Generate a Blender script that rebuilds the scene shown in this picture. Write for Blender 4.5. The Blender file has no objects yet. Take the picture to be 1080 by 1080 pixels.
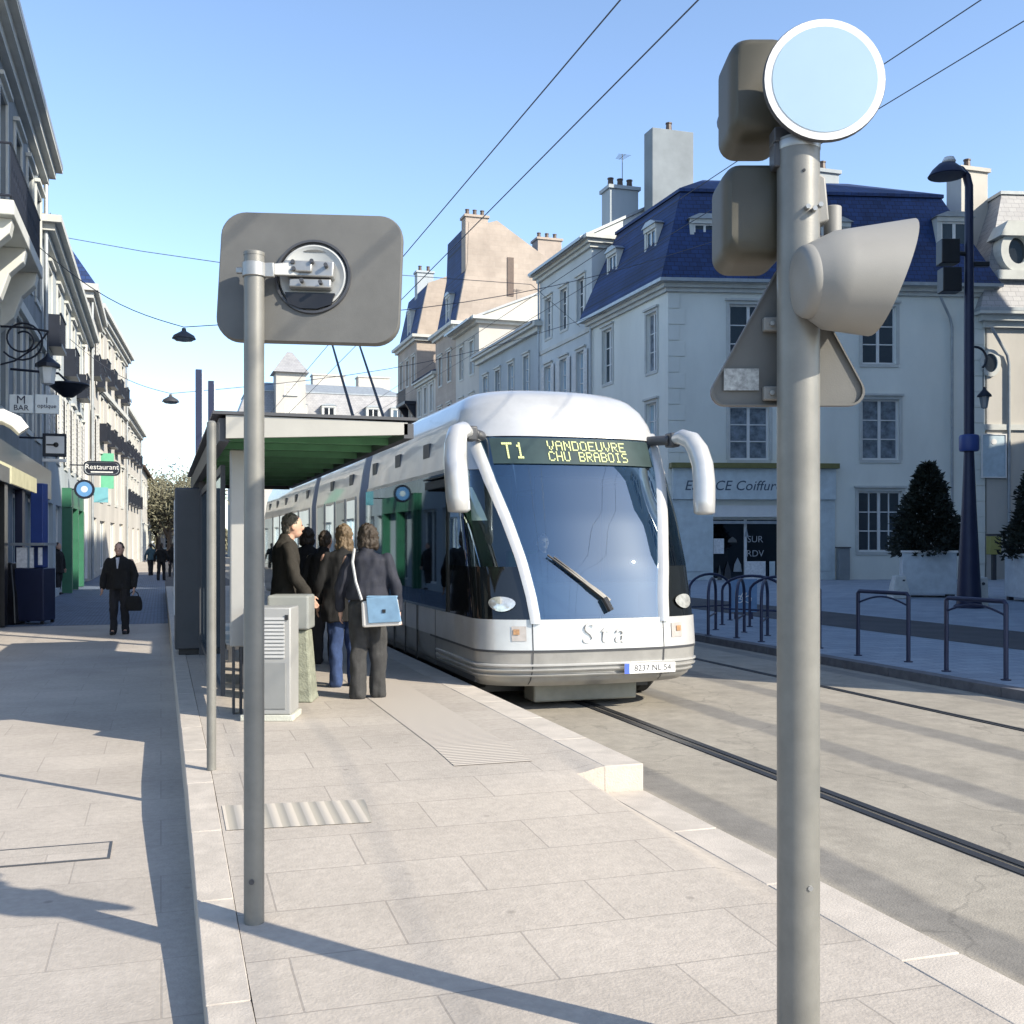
import bpy, bmesh, math, random
import numpy as np
from mathutils import Vector, Matrix, Quaternion, noise
random.seed(7)
R = math.radians
SC = bpy.context.scene
COL = SC.collection

# ------------------------------------------------------------------ camera, sky, sun, exposure
# world axes: X across the street (right), Y along the street (away), Z up; metres
F, HOR, CAMH, YAW = 1150.0, 572.0, 1.75, R(17.84)
CA, SA = math.cos(YAW), math.sin(YAW)
cam = bpy.data.objects.new('camera', bpy.data.cameras.new('camera')); COL.objects.link(cam)
cam.location = (0, 0, CAMH); cam.rotation_euler = (R(90), 0, -YAW)
cam.data.sensor_width = 36; cam.data.lens = 36*F/1080; cam.data.shift_y = (HOR-540)/1080
cam.data.clip_start = .05; cam.data.clip_end = 3000
SC.camera = cam
SUN_EL = R(33); SAZ = math.atan2(.667, -.745)
SDIR = Vector((math.sin(SAZ)*math.cos(SUN_EL), math.cos(SAZ)*math.cos(SUN_EL), math.sin(SUN_EL)))
wd = bpy.data.worlds.new('World'); SC.world = wd; wd.use_nodes = True
nt = wd.node_tree; nt.nodes.clear()
sky = nt.nodes.new('ShaderNodeTexSky'); sky.sky_type = 'NISHITA'; sky.sun_disc = False
sky.sun_elevation = SUN_EL; sky.sun_rotation = SAZ; sky.air_density = .85; sky.dust_density = .5; sky.ozone_density = 1.6
bg = nt.nodes.new('ShaderNodeBackground'); bg.inputs[1].default_value = .15
ow = nt.nodes.new('ShaderNodeOutputWorld')
nt.links.new(sky.outputs[0], bg.inputs[0]); nt.links.new(bg.outputs[0], ow.inputs[0])
sl = bpy.data.lights.new('sun', 'SUN'); sl.energy = 4.0; sl.angle = R(.5); sl.color = (1, .915, .77)
so = bpy.data.objects.new('sun', sl); COL.objects.link(so); so.location = SDIR*60
so.rotation_euler = SDIR.to_track_quat('Z', 'Y').to_euler()
SC.view_settings.view_transform = 'Standard'; SC.view_settings.look = 'None'
SC.view_settings.gamma = 1; SC.view_settings.use_curve_mapping = False; SC.view_settings.exposure = 1.06
SC.cycles.use_denoising = True
SC.cycles.max_bounces = 8; SC.cycles.transparent_max_bounces = 16

# ------------------------------------------------------------------ helpers
def at(px, py, d):            # picture position at depth d -> street coordinates
    k = (px-540)/F
    return Vector((d*(k*CA+SA), d*(CA-k*SA), CAMH+(HOR-py)/F*d))
def ground(px, py, z=0): return at(px, py, F*(CAMH-z)/(py-HOR))
def onv(px, py, v):           # on a plane X = v
    k = (px-540)/F; return at(px, py, v/(k*CA+SA))
def ons(px, py, s):           # on a plane Y = s
    k = (px-540)/F; return at(px, py, s/(CA-k*SA))

WORLD_ROOTS = {}
def tag(o, label=None, cat=None, group=None, kind=None):
    if label: o['label'] = label
    if cat: o['category'] = cat
    if group: o['group'] = group
    if kind: o['kind'] = kind
    return o
def empty(name, loc=(0, 0, 0), rz=0, label=None, cat=None, group=None, world=False):
    o = bpy.data.objects.new(name, None); COL.objects.link(o); o.empty_display_size = .2
    o.location = loc; o.rotation_euler = (0, 0, rz)
    if world: WORLD_ROOTS[o] = (Matrix.Translation(loc) @ Matrix.Rotation(rz, 4, 'Z')).inverted()
    return tag(o, label, cat, group)
def put(o, parent):
    o.parent = parent
    if parent in WORLD_ROOTS:
        o.matrix_parent_inverse = WORLD_ROOTS[parent]; WORLD_ROOTS[o] = o.matrix_basis.inverted()
def copy_tree(o, parent=None):
    c = o.copy(); COL.objects.link(c)
    if parent: c.parent = parent
    for ch in o.children: copy_tree(ch, c)
    return c

class MB:
    def __init__(s): s.v = []; s.f = []
    def poly(s, pts):
        n = len(s.v); s.v += [tuple(p) for p in pts]; s.f.append(tuple(range(n, n+len(pts)))); return s
    def box(s, x0, x1, y0, y1, z0, z1, M=None):
        c = [(x0,y0,z0),(x1,y0,z0),(x1,y1,z0),(x0,y1,z0),(x0,y0,z1),(x1,y0,z1),(x1,y1,z1),(x0,y1,z1)]
        if M is not None: c = [tuple(M @ Vector(p)) for p in c]
        n = len(s.v); s.v += c
        s.f += [tuple(n+i for i in q) for q in ((0,3,2,1),(4,5,6,7),(0,1,5,4),(1,2,6,5),(2,3,7,6),(3,0,4,7))]; return s
    def rings(s, rs, cap0=True, cap1=True, closed=True):
        n0 = len(s.v); m = len(rs[0])
        for r in rs: s.v += [tuple(p) for p in r]
        for i in range(len(rs)-1):
            for j in range(m if closed else m-1):
                a = n0+i*m+j; b = n0+i*m+(j+1) % m
                s.f.append((a, b, b+m, a+m))
        if cap0: s.f.append(tuple(n0+j for j in reversed(range(m))))
        if cap1: s.f.append(tuple(n0+(len(rs)-1)*m+j for j in range(m)))
        return s
    def ext(s, pts, vec):
        pts = [Vector(p) for p in pts]; vec = Vector(vec)
        return s.rings([pts, [p+vec for p in pts]])
    def cyl(s, p0, p1, r0, r1=None, n=14):
        return s.tube([p0, p1], [r0, r0 if r1 is None else r1], n)
    def tube(s, pts, r, n=10, caps=True, sq=None):
        pts = [Vector(p) for p in pts]
        if not hasattr(r, '__len__'): r = [r]*len(pts)
        t0 = (pts[1]-pts[0]).normalized()
        up = Vector((0, 0, 1)) if abs(t0.z) < .9 else Vector((1, 0, 0))
        a = t0.cross(up).normalized(); rs = []
        for i, p in enumerate(pts):
            t = (pts[min(i+1, len(pts)-1)]-pts[max(i-1, 0)]).normalized()
            a = (a-t*a.dot(t)).normalized(); b = t.cross(a)
            rs.append([p+a*(math.cos(q)*r[i])+b*(math.sin(q)*r[i]) for q in [2*math.pi*k/n for k in range(n)]])
        return s.rings(rs, caps, caps)
    def lathe(s, prof, c=(0, 0, 0), n=24, M=None, caps=True):
        c = Vector(c); rs = []
        for r, z in prof:
            ring = [Vector((max(r, 1e-4)*math.cos(2*math.pi*k/n), max(r, 1e-4)*math.sin(2*math.pi*k/n), z)) for k in range(n)]
            rs.append([c+((M @ p) if M is not None else p) for p in ring])
        return s.rings(rs, caps, caps)
    def ball(s, c, rx, ry=None, rz=None, n=14, m=9):
        ry = rx if ry is None else ry; rz = rx if rz is None else rz; c = Vector(c); rs = []
        for i in range(m+1):
            t = math.pi*i/m; q = max(math.sin(t), 1e-3)
            rs.append([c+Vector((rx*q*math.cos(2*math.pi*k/n), ry*q*math.sin(2*math.pi*k/n), -rz*math.cos(t))) for k in range(n)])
        return s.rings(rs)
    def build(s, name, mat, parent=None, smooth=35, bevel=0, M=None):
        me = bpy.data.meshes.new(name); me.from_pydata(s.v, [], s.f); me.materials.append(mat)
        bm = bmesh.new(); bm.from_mesh(me); bmesh.ops.recalc_face_normals(bm, faces=bm.faces); bm.to_mesh(me); bm.free()
        o = bpy.data.objects.new(name, me); COL.objects.link(o)
        if M is not None: o.matrix_basis = M
        if smooth:
            me.shade_smooth(); me.set_sharp_from_angle(angle=R(smooth))
        if bevel:
            b = o.modifiers.new('bevel', 'BEVEL'); b.width = bevel; b.segments = 2; b.limit_method = 'ANGLE'; b.angle_limit = R(40)
        if parent is not None: put(o, parent)
        return o
def rrect(w, h, r, n=6, cx=0, cy=0):
    out = []
    for sx, sy, a0 in ((1, 1, 0), (-1, 1, 90), (-1, -1, 180), (1, -1, 270)):
        for k in range(n+1):
            a = R(a0+90*k/n); out.append((cx+sx*(w/2-r)+r*math.cos(a), cy+sy*(h/2-r)+r*math.sin(a)))
    return out
def lettering(name, txt, size, M, mat, parent, ext=.003, shear=0, bold=0, spacing=1):
    cu = bpy.data.curves.new(name, 'FONT'); cu.body = txt; cu.size = size; cu.align_x = 'CENTER'; cu.align_y = 'CENTER'
    cu.extrude = ext; cu.shear = shear; cu.offset = bold; cu.resolution_u = 3; cu.space_character = spacing
    t = bpy.data.objects.new('tmp_text', cu); COL.objects.link(t)
    dg = bpy.context.evaluated_depsgraph_get(); dg.update()
    me = bpy.data.meshes.new_from_object(t.evaluated_get(dg)); me.name = name
    bpy.data.objects.remove(t); bpy.data.curves.remove(cu)
    me.materials.clear(); me.materials.append(mat)
    o = bpy.data.objects.new(name, me); COL.objects.link(o); o.matrix_basis = M
    put(o, parent); return o
def facing(loc, n):           # text matrix: local Z along n (towards reader), local Y up
    n = Vector(n).normalized(); up = Vector((0, 0, 1)); x = up.cross(n).normalized(); y = n.cross(x)
    M = Matrix((x, y, n)).transposed().to_4x4(); M.translation = Vector(loc); return M

# ------------------------------------------------------------------ materials
def _m(name):
    m = bpy.data.materials.new(name); m.use_nodes = True; t = m.node_tree
    return m, t, t.nodes['Principled BSDF']
def _n(t, k, **kw):
    n = t.nodes.new(k)
    for a, b in kw.items(): setattr(n, a, b)
    return n
def c4(c, f=1): return tuple(min(max(x*f, 0), 1) for x in c[:3])+(1,)
def mat(name, col, rough=.6, metal=0, var=.12, scale=3.0, bump=0, bscale=60, spec=.5, coat=0, streak=0):
    m, t, p = _m(name)
    p.inputs['Roughness'].default_value = rough; p.inputs['Metallic'].default_value = metal
    p.inputs['Specular IOR Level'].default_value = spec; p.inputs['Coat Weight'].default_value = coat
    p.inputs['Base Color'].default_value = c4(col)
    if var or bump:
        tc = _n(t, 'ShaderNodeTexCoord')
    if var:
        no = _n(t, 'ShaderNodeTexNoise'); no.inputs['Scale'].default_value = scale; no.inputs['Detail'].default_value = 6
        no.inputs['Roughness'].default_value = .62
        src = tc.outputs['Object']
        if streak:
            mp = _n(t, 'ShaderNodeMapping'); mp.inputs['Scale'].default_value = (1, 1, streak); t.links.new(src, mp.inputs[0]); src = mp.outputs[0]
        t.links.new(src, no.inputs['Vector'])
        cr = _n(t, 'ShaderNodeValToRGB'); cr.color_ramp.elements[0].position = .3; cr.color_ramp.elements[1].position = .7
        cr.color_ramp.elements[0].color = c4(col, 1-var); cr.color_ramp.elements[1].color = c4(col, 1+var)
        t.links.new(no.outputs[0], cr.inputs[0]); t.links.new(cr.outputs[0], p.inputs['Base Color'])
    if bump:
        nb = _n(t, 'ShaderNodeTexNoise'); nb.inputs['Scale'].default_value = bscale; nb.inputs['Detail'].default_value = 4
        t.links.new(tc.outputs['Object'], nb.inputs['Vector'])
        b = _n(t, 'ShaderNodeBump'); b.inputs['Strength'].default_value = bump; b.inputs['Distance'].default_value = .02
        t.links.new(nb.outputs[0], b.inputs['Height']); t.links.new(b.outputs[0], p.inputs['Normal'])
    return m
def paving(name, c1, c2, mortar, bw, bh, msize=.008, rough=.8, rot=0, var=.12, squash=.5, bump=.3, wall=False, nscale=.8):
    m, t, p = _m(name); p.inputs['Roughness'].default_value = rough
    tc = _n(t, 'ShaderNodeTexCoord'); mp = _n(t, 'ShaderNodeMapping'); mp.inputs['Rotation'].default_value = (R(-90) if wall else 0, 0, rot)
    t.links.new(tc.outputs['Object'], mp.inputs[0])
    br = _n(t, 'ShaderNodeTexBrick'); br.inputs['Scale'].default_value = 1; br.inputs['Brick Width'].default_value = bw; br.inputs['Row Height'].default_value = bh
    br.inputs['Mortar Size'].default_value = msize; br.inputs['Mortar Smooth'].default_value = .3; br.inputs['Bias'].default_value = 0
    br.inputs['Color1'].default_value = c4(c1); br.inputs['Color2'].default_value = c4(c2); br.inputs['Mortar'].default_value = c4(mortar)
    br.offset = squash
    t.links.new(mp.outputs[0], br.inputs['Vector'])
    no = _n(t, 'ShaderNodeTexNoise'); no.inputs['Scale'].default_value = nscale; no.inputs['Detail'].default_value = 8; no.inputs['Roughness'].default_value = .7
    t.links.new(tc.outputs['Object'], no.inputs['Vector'])
    cr = _n(t, 'ShaderNodeValToRGB'); cr.color_ramp.elements[0].position = .3; cr.color_ramp.elements[1].position = .7
    cr.color_ramp.elements[0].color = (1-var,)*3+(1,); cr.color_ramp.elements[1].color = (1, 1, 1, 1)
    t.links.new(no.outputs[0], cr.inputs[0])
    mx = _n(t, 'ShaderNodeMix', data_type='RGBA', blend_type='MULTIPLY'); mx.inputs[0].default_value = 1
    t.links.new(br.outputs['Color'], mx.inputs[6]); t.links.new(cr.outputs[0], mx.inputs[7]); t.links.new(mx.outputs[2], p.inputs['Base Color'])
    if not wall:                      # gum spots and damp stains
        sp = _n(t, 'ShaderNodeTexVoronoi'); sp.inputs['Scale'].default_value = 2.6; t.links.new(tc.outputs['Object'], sp.inputs['Vector'])
        sr = _n(t, 'ShaderNodeMapRange', interpolation_type='SMOOTHSTEP'); sr.inputs[1].default_value = .03; sr.inputs[2].default_value = .075; sr.inputs[3].default_value = .72; sr.inputs[4].default_value = 1; t.links.new(sp.outputs['Distance'], sr.inputs[0])
        ng = _n(t, 'ShaderNodeTexNoise'); ng.inputs['Scale'].default_value = 22; ng.inputs['Detail'].default_value = 5; t.links.new(tc.outputs['Object'], ng.inputs['Vector'])
        gr_ = _n(t, 'ShaderNodeMapRange'); gr_.inputs[1].default_value = .3; gr_.inputs[2].default_value = .7; gr_.inputs[3].default_value = .9; gr_.inputs[4].default_value = 1.06; t.links.new(ng.outputs[0], gr_.inputs[0])
        mu = _n(t, 'ShaderNodeMath', operation='MULTIPLY'); t.links.new(sr.outputs[0], mu.inputs[0]); t.links.new(gr_.outputs[0], mu.inputs[1])
        m3 = _n(t, 'ShaderNodeMix', data_type='RGBA', blend_type='MULTIPLY'); m3.inputs[0].default_value = 1
        t.links.new(mx.outputs[2], m3.inputs[6]); t.links.new(mu.outputs[0], m3.inputs[7]); t.links.new(m3.outputs[2], p.inputs['Base Color'])
    n2 = _n(t, 'ShaderNodeTexNoise'); n2.inputs['Scale'].default_value = 70; t.links.new(tc.outputs['Object'], n2.inputs['Vector'])
    ad = _n(t, 'ShaderNodeMath', operation='MULTIPLY_ADD'); ad.inputs[1].default_value = -1.5
    t.links.new(br.outputs['Fac'], ad.inputs[0]); t.links.new(n2.outputs[0], ad.inputs[2])
    b = _n(t, 'ShaderNodeBump'); b.inputs['Strength'].default_value = bump; b.inputs['Distance'].default_value = .01
    t.links.new(ad.outputs[0], b.inputs['Height']); t.links.new(b.outputs[0], p.inputs['Normal'])
    return m
def glass(name, tint, refl=.12, dark=(.01, .012, .015), see=.5, rough=.02):
    m = bpy.data.materials.new(name); m.use_nodes = True; t = m.node_tree; t.nodes.clear()
    o = _n(t, 'ShaderNodeOutputMaterial'); tr = _n(t, 'ShaderNodeBsdfTransparent'); tr.inputs[0].default_value = c4(tint)
    df = _n(t, 'ShaderNodeBsdfDiffuse'); df.inputs[0].default_value = c4(dark); gl = _n(t, 'ShaderNodeBsdfGlossy'); gl.inputs['Roughness'].default_value = rough; gl.inputs['Color'].default_value = (.74, .89, 1, 1)
    lw = _n(t, 'ShaderNodeLayerWeight'); lw.inputs[0].default_value = .25
    ma = _n(t, 'ShaderNodeMath', operation='MULTIPLY_ADD'); ma.inputs[1].default_value = 1-refl; ma.inputs[2].default_value = refl; ma.use_clamp = True
    t.links.new(lw.outputs['Fresnel'], ma.inputs[0])
    m1 = _n(t, 'ShaderNodeMixShader'); m1.inputs[0].default_value = see; t.links.new(df.outputs[0], m1.inputs[1]); t.links.new(tr.outputs[0], m1.inputs[2])
    m2 = _n(t, 'ShaderNodeMixShader'); t.links.new(ma.outputs[0], m2.inputs[0]); t.links.new(m1.outputs[0], m2.inputs[1]); t.links.new(gl.outputs[0], m2.inputs[2])
    t.links.new(m2.outputs[0], o.inputs[0]); return m
def emit(name, col, s=1):
    m, t, p = _m(name); p.inputs['Base Color'].default_value = (.02, .02, .02, 1); p.inputs['Emission Color'].default_value = c4(col); p.inputs['Emission Strength'].default_value = s
    return m

M = {}
M['asphalt'] = mat('asphalt', (.06, .06, .065), .9, var=.25, scale=1.2, bump=.3, bscale=120)
M['stone'] = paving('platform_stone', (.44, .392, .337), (.405, .359, .307), (.31, .275, .237), .95, .48, .005, .8, 0, .22)
M['granite'] = mat('kerb_granite', (.48, .45, .42), .75, var=.2, scale=9, bump=.25, bscale=90)
M['street'] = paving('street_paving', (.46, .412, .358), (.435, .388, .336), (.37, .33, .287), .9, .6, .005, .85, 0, .30, nscale=.5)
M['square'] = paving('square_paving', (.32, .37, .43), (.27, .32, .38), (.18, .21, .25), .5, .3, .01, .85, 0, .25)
M['rail_steel'] = mat('rail_steel', (.03, .03, .032), .45, .3, var=.2)
M['groove'] = mat('rail_groove', (.012, .012, .012), .8, var=.1)
M['grey_post'] = mat('grey_post_paint', (.185, .181, .164), .42, .25, var=.14, scale=7, bump=.04, bscale=200)
M['grey_plastic'] = mat('grey_plastic', (.112, .111, .104), .55, var=.16, scale=3.5, bump=.06, bscale=300)
M['signal_grey'] = mat('signal_grey_plastic', (.235, .228, .210), .5, var=.06, scale=5, bump=.05, bscale=300)
M['dark_grey'] = mat('dark_grey_paint', (.05, .052, .058), .45, var=.12)
M['black'] = mat('black_paint', (.012, .012, .014), .4, var=.2)
M['galv'] = mat('galvanised_steel', (.34, .34, .33), .4, .6, var=.12, scale=8)
M['white'] = mat('white_paint', (.72, .71, .69), .35, var=.05, scale=3, coat=.2)
M['tram_white'] = mat('tram_white', (.50, .50, .49), .30, .30, var=.12, scale=2.2, coat=.5)
M['tram_silver'] = mat('tram_silver', (.30, .295, .28), .36, .25, var=.16, scale=3, coat=.3)
M['windshield'] = glass('windshield_glass', (.5, .68, .8), .17, (.010, .032, .075), .62, .010)
M['tram_glass'] = glass('tram_glass', (.35, .42, .4), .07, (.008, .009, .010), .55, .02)
M['cab_glass'] = glass('cab_glass', (.78, .9, .84), .08, (.01, .01, .01), .93, .02)
M['shelter_glass'] = glass('shelter_glass', (.45, .5, .5), .06, (.03, .03, .035), .45, .05)
M['pane'] = glass('window_pane', (.3, .3, .3), .10, (.02, .024, .03), 0, .02)
M['pane_curtain'] = mat('window_pane_curtain', (.17, .20, .23), .08, var=.65, scale=2.2, streak=.12)
M['led'] = emit('led_amber', (.75, .80, .35), .85)
M['led_back'] = mat('led_board', (.03, .05, .05), .3, var=.2)
M['navy'] = mat('navy_metal', (.014, .020, .055), .45, .2, var=.12)
M['slate'] = paving('slate', (.017, .056, .195), (.011, .037, .130), (.006, .017, .055), .32, .20, .014, .75, 0, .5, wall=True, nscale=.6)
M['slate_light'] = paving('slate_light', (.34, .34, .345), (.29, .29, .30), (.2, .2, .21), .35, .22, .012, .5, 0, .25, wall=True)
M['zinc'] = mat('zinc', (.33, .36, .38), .45, .4, var=.15)
M['cream'] = mat('cream_render', (.70, .71, .65), .9, var=.10, scale=.35, bump=.15, bscale=40, streak=.4)
M['cream2'] = mat('pale_render', (.50, .535, .54), .9, var=.12, scale=.4, bump=.15, bscale=40, streak=.4)
M['grey_render'] = mat('grey_render', (.36, .40, .42), .9, var=.15, scale=.4, bump=.15, bscale=40, streak=.4)
M['beige'] = paving('beige_gable', (.45, .38, .32), (.41, .345, .29), (.38, .33, .28), .9, .4, .01, .9, 0, .3, wall=True, nscale=.5)
M['lit_white'] = mat('white_render', (.46, .44, .40), .9, var=.14, scale=.4, bump=.1, bscale=40, streak=.4)
M['trim'] = mat('stone_trim', (.50, .51, .48), .8, var=.10, scale=2, bump=.1)
M['tile'] = paving('roof_tile', (.16, .11, .085), (.12, .085, .07), (.06, .05, .04), .3, .3, .02, .85, 0, .3)
M['frame'] = mat('window_frame_white', (.66, .66, .64), .5, var=.05)
M['pane_dark'] = glass('shop_pane_dark', (.3, .3, .3), .05, (.004, .004, .005), 0, .02)
M['chimney_shaded'] = mat('chimney_shaded', (.22, .25, .27), .9, var=.14, scale=.8)  # grey darkened to stand in for the shade on this chimney
M['door_wood'] = mat('door_wood', (.09, .06, .045), .5, var=.25, scale=6)
M['shutter'] = mat('shutter_paint', (.50, .50, .49), .6, var=.1)
M['iron'] = mat('wrought_iron', (.014, .018, .03), .45, .3, var=.15)
M['blue'] = mat('blue_paint', (.03, .06, .22), .45, var=.12)
M['lightblue'] = mat('light_blue_paint', (.52, .585, .60), .6, var=.12)
M['green'] = mat('green_paint', (.03, .14, .075), .45, var=.12)
M['dark_shop'] = mat('dark_shop_interior', (.012, .012, .015), .3, var=.4)
M['leaf'] = mat('conifer_leaf', (.016, .022, .014), .7, var=.45, scale=5)
M['leaf2'] = mat('winter_leaf', (.135, .13, .085), .8, var=.4, scale=1.5)
M['bark'] = mat('bark', (.07, .055, .045), .9, var=.3, scale=8)
M['concrete'] = mat('concrete', (.42, .42, .36), .9, var=.18, scale=7, bump=.3, bscale=80)
M['skin'] = mat('skin', (.50, .30, .22), .55, var=.06)
M['rubber'] = mat('rubber', (.012, .012, .012), .8, var=.2)
M['band'] = mat('tyre_worn_concrete', (.225, .215, .20), .85, var=.15, scale=2)
M['green_roof'] = mat('green_translucent', (.09, .24, .12), .5, var=.2, scale=4)
M['paper'] = mat('paper', (.7, .7, .7), .7, var=.2, scale=12)
M['wire'] = mat('overhead_wire', (.05, .055, .07), .5, var=0)

def road_mat():
    m, t, p = _m('tram_road_concrete'); p.inputs['Roughness'].default_value = .85
    tc = _n(t, 'ShaderNodeTexCoord'); sx = _n(t, 'ShaderNodeSeparateXYZ'); t.links.new(tc.outputs['Object'], sx.inputs[0])
    n1 = _n(t, 'ShaderNodeTexNoise'); n1.inputs['Scale'].default_value = 1.3; n1.inputs['Detail'].default_value = 6; t.links.new(tc.outputs['Object'], n1.inputs['Vector'])
    ad = _n(t, 'ShaderNodeMath', operation='MULTIPLY_ADD'); ad.inputs[1].default_value = .16; t.links.new(n1.outputs[0], ad.inputs[0]); t.links.new(sx.outputs[0], ad.inputs[2])
    prev = None                                   # worn wheel tracks at fixed distances from the guide rail
    for c, w in ((3.42, .2), (5.42, .2), (6.72, .2), (8.7, .18)):
        d = _n(t, 'ShaderNodeMath', operation='SUBTRACT'); d.inputs[1].default_value = c+.08; t.links.new(ad.outputs[0], d.inputs[0])
        a = _n(t, 'ShaderNodeMath', operation='ABSOLUTE'); t.links.new(d.outputs[0], a.inputs[0])
        r = _n(t, 'ShaderNodeMapRange', interpolation_type='SMOOTHSTEP'); r.inputs[1].default_value = w; r.inputs[2].default_value = w-.09; t.links.new(a.outputs[0], r.inputs[0])
        if prev is None: prev = r.outputs[0]
        else:
            q = _n(t, 'ShaderNodeMath', operation='MAXIMUM'); t.links.new(prev, q.inputs[0]); t.links.new(r.outputs[0], q.inputs[1]); prev = q.outputs[0]
    n2 = _n(t, 'ShaderNodeTexNoise'); n2.inputs['Scale'].default_value = .9; n2.inputs['Detail'].default_value = 9; n2.inputs['Roughness'].default_value = .75; t.links.new(tc.outputs['Object'], n2.inputs['Vector'])
    cr = _n(t, 'ShaderNodeValToRGB'); cr.color_ramp.elements[0].position = .25; cr.color_ramp.elements[1].position = .75
    cr.color_ramp.elements[0].color = (.235, .212, .172, 1); cr.color_ramp.elements[1].color = (.345, .312, .258, 1); t.links.new(n2.outputs[0], cr.inputs[0])
    mx = _n(t, 'ShaderNodeMix', data_type='RGBA'); mx.inputs[7].default_value = (.165, .155, .14, 1)
    mf = _n(t, 'ShaderNodeMath', operation='MULTIPLY'); mf.inputs[1].default_value = .8; t.links.new(prev, mf.inputs[0]); t.links.new(mf.outputs[0], mx.inputs[0])
    t.links.new(cr.outputs[0], mx.inputs[6])
    vo = _n(t, 'ShaderNodeTexVoronoi', feature='DISTANCE_TO_EDGE'); vo.inputs['Scale'].default_value = .33       # hairline cracks
    nw = _n(t, 'ShaderNodeTexNoise'); nw.inputs['Scale'].default_value = 2.2; nw.inputs['Detail'].default_value = 6; t.links.new(tc.outputs['Object'], nw.inputs['Vector'])
    va = _n(t, 'ShaderNodeMix', data_type='RGBA', blend_type='LINEAR_LIGHT'); va.inputs[0].default_value = .35; t.links.new(tc.outputs['Object'], va.inputs[6]); t.links.new(nw.outputs['Color'], va.inputs[7]); t.links.new(va.outputs[2], vo.inputs['Vector'])
    vr = _n(t, 'ShaderNodeMapRange'); vr.inputs[1].default_value = .001; vr.inputs[2].default_value = .006; vr.inputs[3].default_value = .78; vr.inputs[4].default_value = 1; t.links.new(vo.outputs['Distance'], vr.inputs[0])
    ns = _n(t, 'ShaderNodeTexNoise'); ns.inputs['Scale'].default_value = 3.5; ns.inputs['Detail'].default_value = 7; ns.inputs['Roughness'].default_value = .8; t.links.new(tc.outputs['Object'], ns.inputs['Vector'])
    nr = _n(t, 'ShaderNodeMapRange'); nr.inputs[1].default_value = .3; nr.inputs[2].default_value = .62; nr.inputs[3].default_value = .72; nr.inputs[4].default_value = 1.05; t.links.new(ns.outputs[0], nr.inputs[0])
    mm = _n(t, 'ShaderNodeMath', operation='MULTIPLY'); t.links.new(vr.outputs[0], mm.inputs[0]); t.links.new(nr.outputs[0], mm.inputs[1])
    m4 = _n(t, 'ShaderNodeMix', data_type='RGBA', blend_type='MULTIPLY'); m4.inputs[0].default_value = 1; t.links.new(mx.outputs[2], m4.inputs[6]); t.links.new(mm.outputs[0], m4.inputs[7]); t.links.new(m4.outputs[2], p.inputs['Base Color'])
    nb = _n(t, 'ShaderNodeTexNoise'); nb.inputs['Scale'].default_value = 90; t.links.new(tc.outputs['Object'], nb.inputs['Vector'])
    b = _n(t, 'ShaderNodeBump'); b.inputs['Strength'].default_value = .3; b.inputs['Distance'].default_value = .01; t.links.new(nb.outputs[0], b.inputs['Height']); t.links.new(b.outputs[0], p.inputs['Normal'])
    return m

def ribbed(name, c1, c2, freq, rot=0):
    m, t, p = _m(name); p.inputs['Roughness'].default_value = .8
    tc = _n(t, 'ShaderNodeTexCoord'); mp = _n(t, 'ShaderNodeMapping'); mp.inputs['Rotation'].default_value = (0, 0, rot); t.links.new(tc.outputs['Object'], mp.inputs[0])
    w = _n(t, 'ShaderNodeTexWave'); w.inputs['Scale'].default_value = freq; w.inputs['Distortion'].default_value = .15; t.links.new(mp.outputs[0], w.inputs['Vector'])
    cr = _n(t, 'ShaderNodeValToRGB'); cr.color_ramp.elements[0].position = .40; cr.color_ramp.elements[1].position = .58; cr.color_ramp.elements[0].color = c4(c1); cr.color_ramp.elements[1].color = c4(c2); t.links.new(w.outputs[0], cr.inputs[0])
    t.links.new(cr.outputs[0], p.inputs['Base Color'])
    b = _n(t, 'ShaderNodeBump'); b.inputs['Strength'].default_value = .8; b.inputs['Distance'].default_value = .01; t.links.new(w.outputs[0], b.inputs['Height']); t.links.new(b.outputs[0], p.inputs['Normal'])
    return m

# ------------------------------------------------------------------ the ground
PE, PL, KW, PZ, LZ = 3.04, .15, .28, .285, .11        # platform edge, left edge, kerb width, platform and pavement heights
def struct(name, mb, m, **k): return tag(mb.build(name, m, **k), kind='structure')
sheet = lambda x0, x1, y0, y1, z: MB().poly([(x0, y0, z), (x1, y0, z), (x1, y1, z), (x0, y1, z)])
struct('ground', sheet(-900, 900, -300, 1500, 0), M['asphalt'])
struct('road', sheet(PE, 9.0, -12, 140, .004), road_mat())
struct('street', sheet(-3.2, PL, -12, 160, .004), M['street'])
prof = [(-12, LZ), (4.0, LZ), (6.6, .25), (7.6, PZ), (38, PZ), (40, .012)]
def pz(s_): return float(np.interp(s_, [p[0] for p in prof], [p[1] for p in prof]))
def pzv(v, s_, low):             # level of the paving, warped beside the end of the raised edge
    t = min(max((v-2.56)/(PE-KW-2.56), 0), 1); t = t*t*(3-2*t); z = pz(s_)
    if low: return z+(LZ-z)*t
    return z+(PZ-z)*t if s_ < 8 else z
mb = MB(); ss = [-12, 3.4, 3.8, 4.2, 4.6, 5, 5.4, 5.8, 6.2, 6.6, 6.85, 7.1, 7.35, 7.6, 8.0, 38, 40]; vs_ = [PL+.16]+[2.56+(PE-KW-2.56)*k/6 for k in range(7)]
for a, b in zip(ss, ss[1:]):
    for v0, v1 in zip(vs_, vs_[1:]): mb.poly([(v, y, pzv(v, y, b <= 6.6)) for v, y in ((v0, a), (v1, a), (v1, b), (v0, b))])
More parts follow.
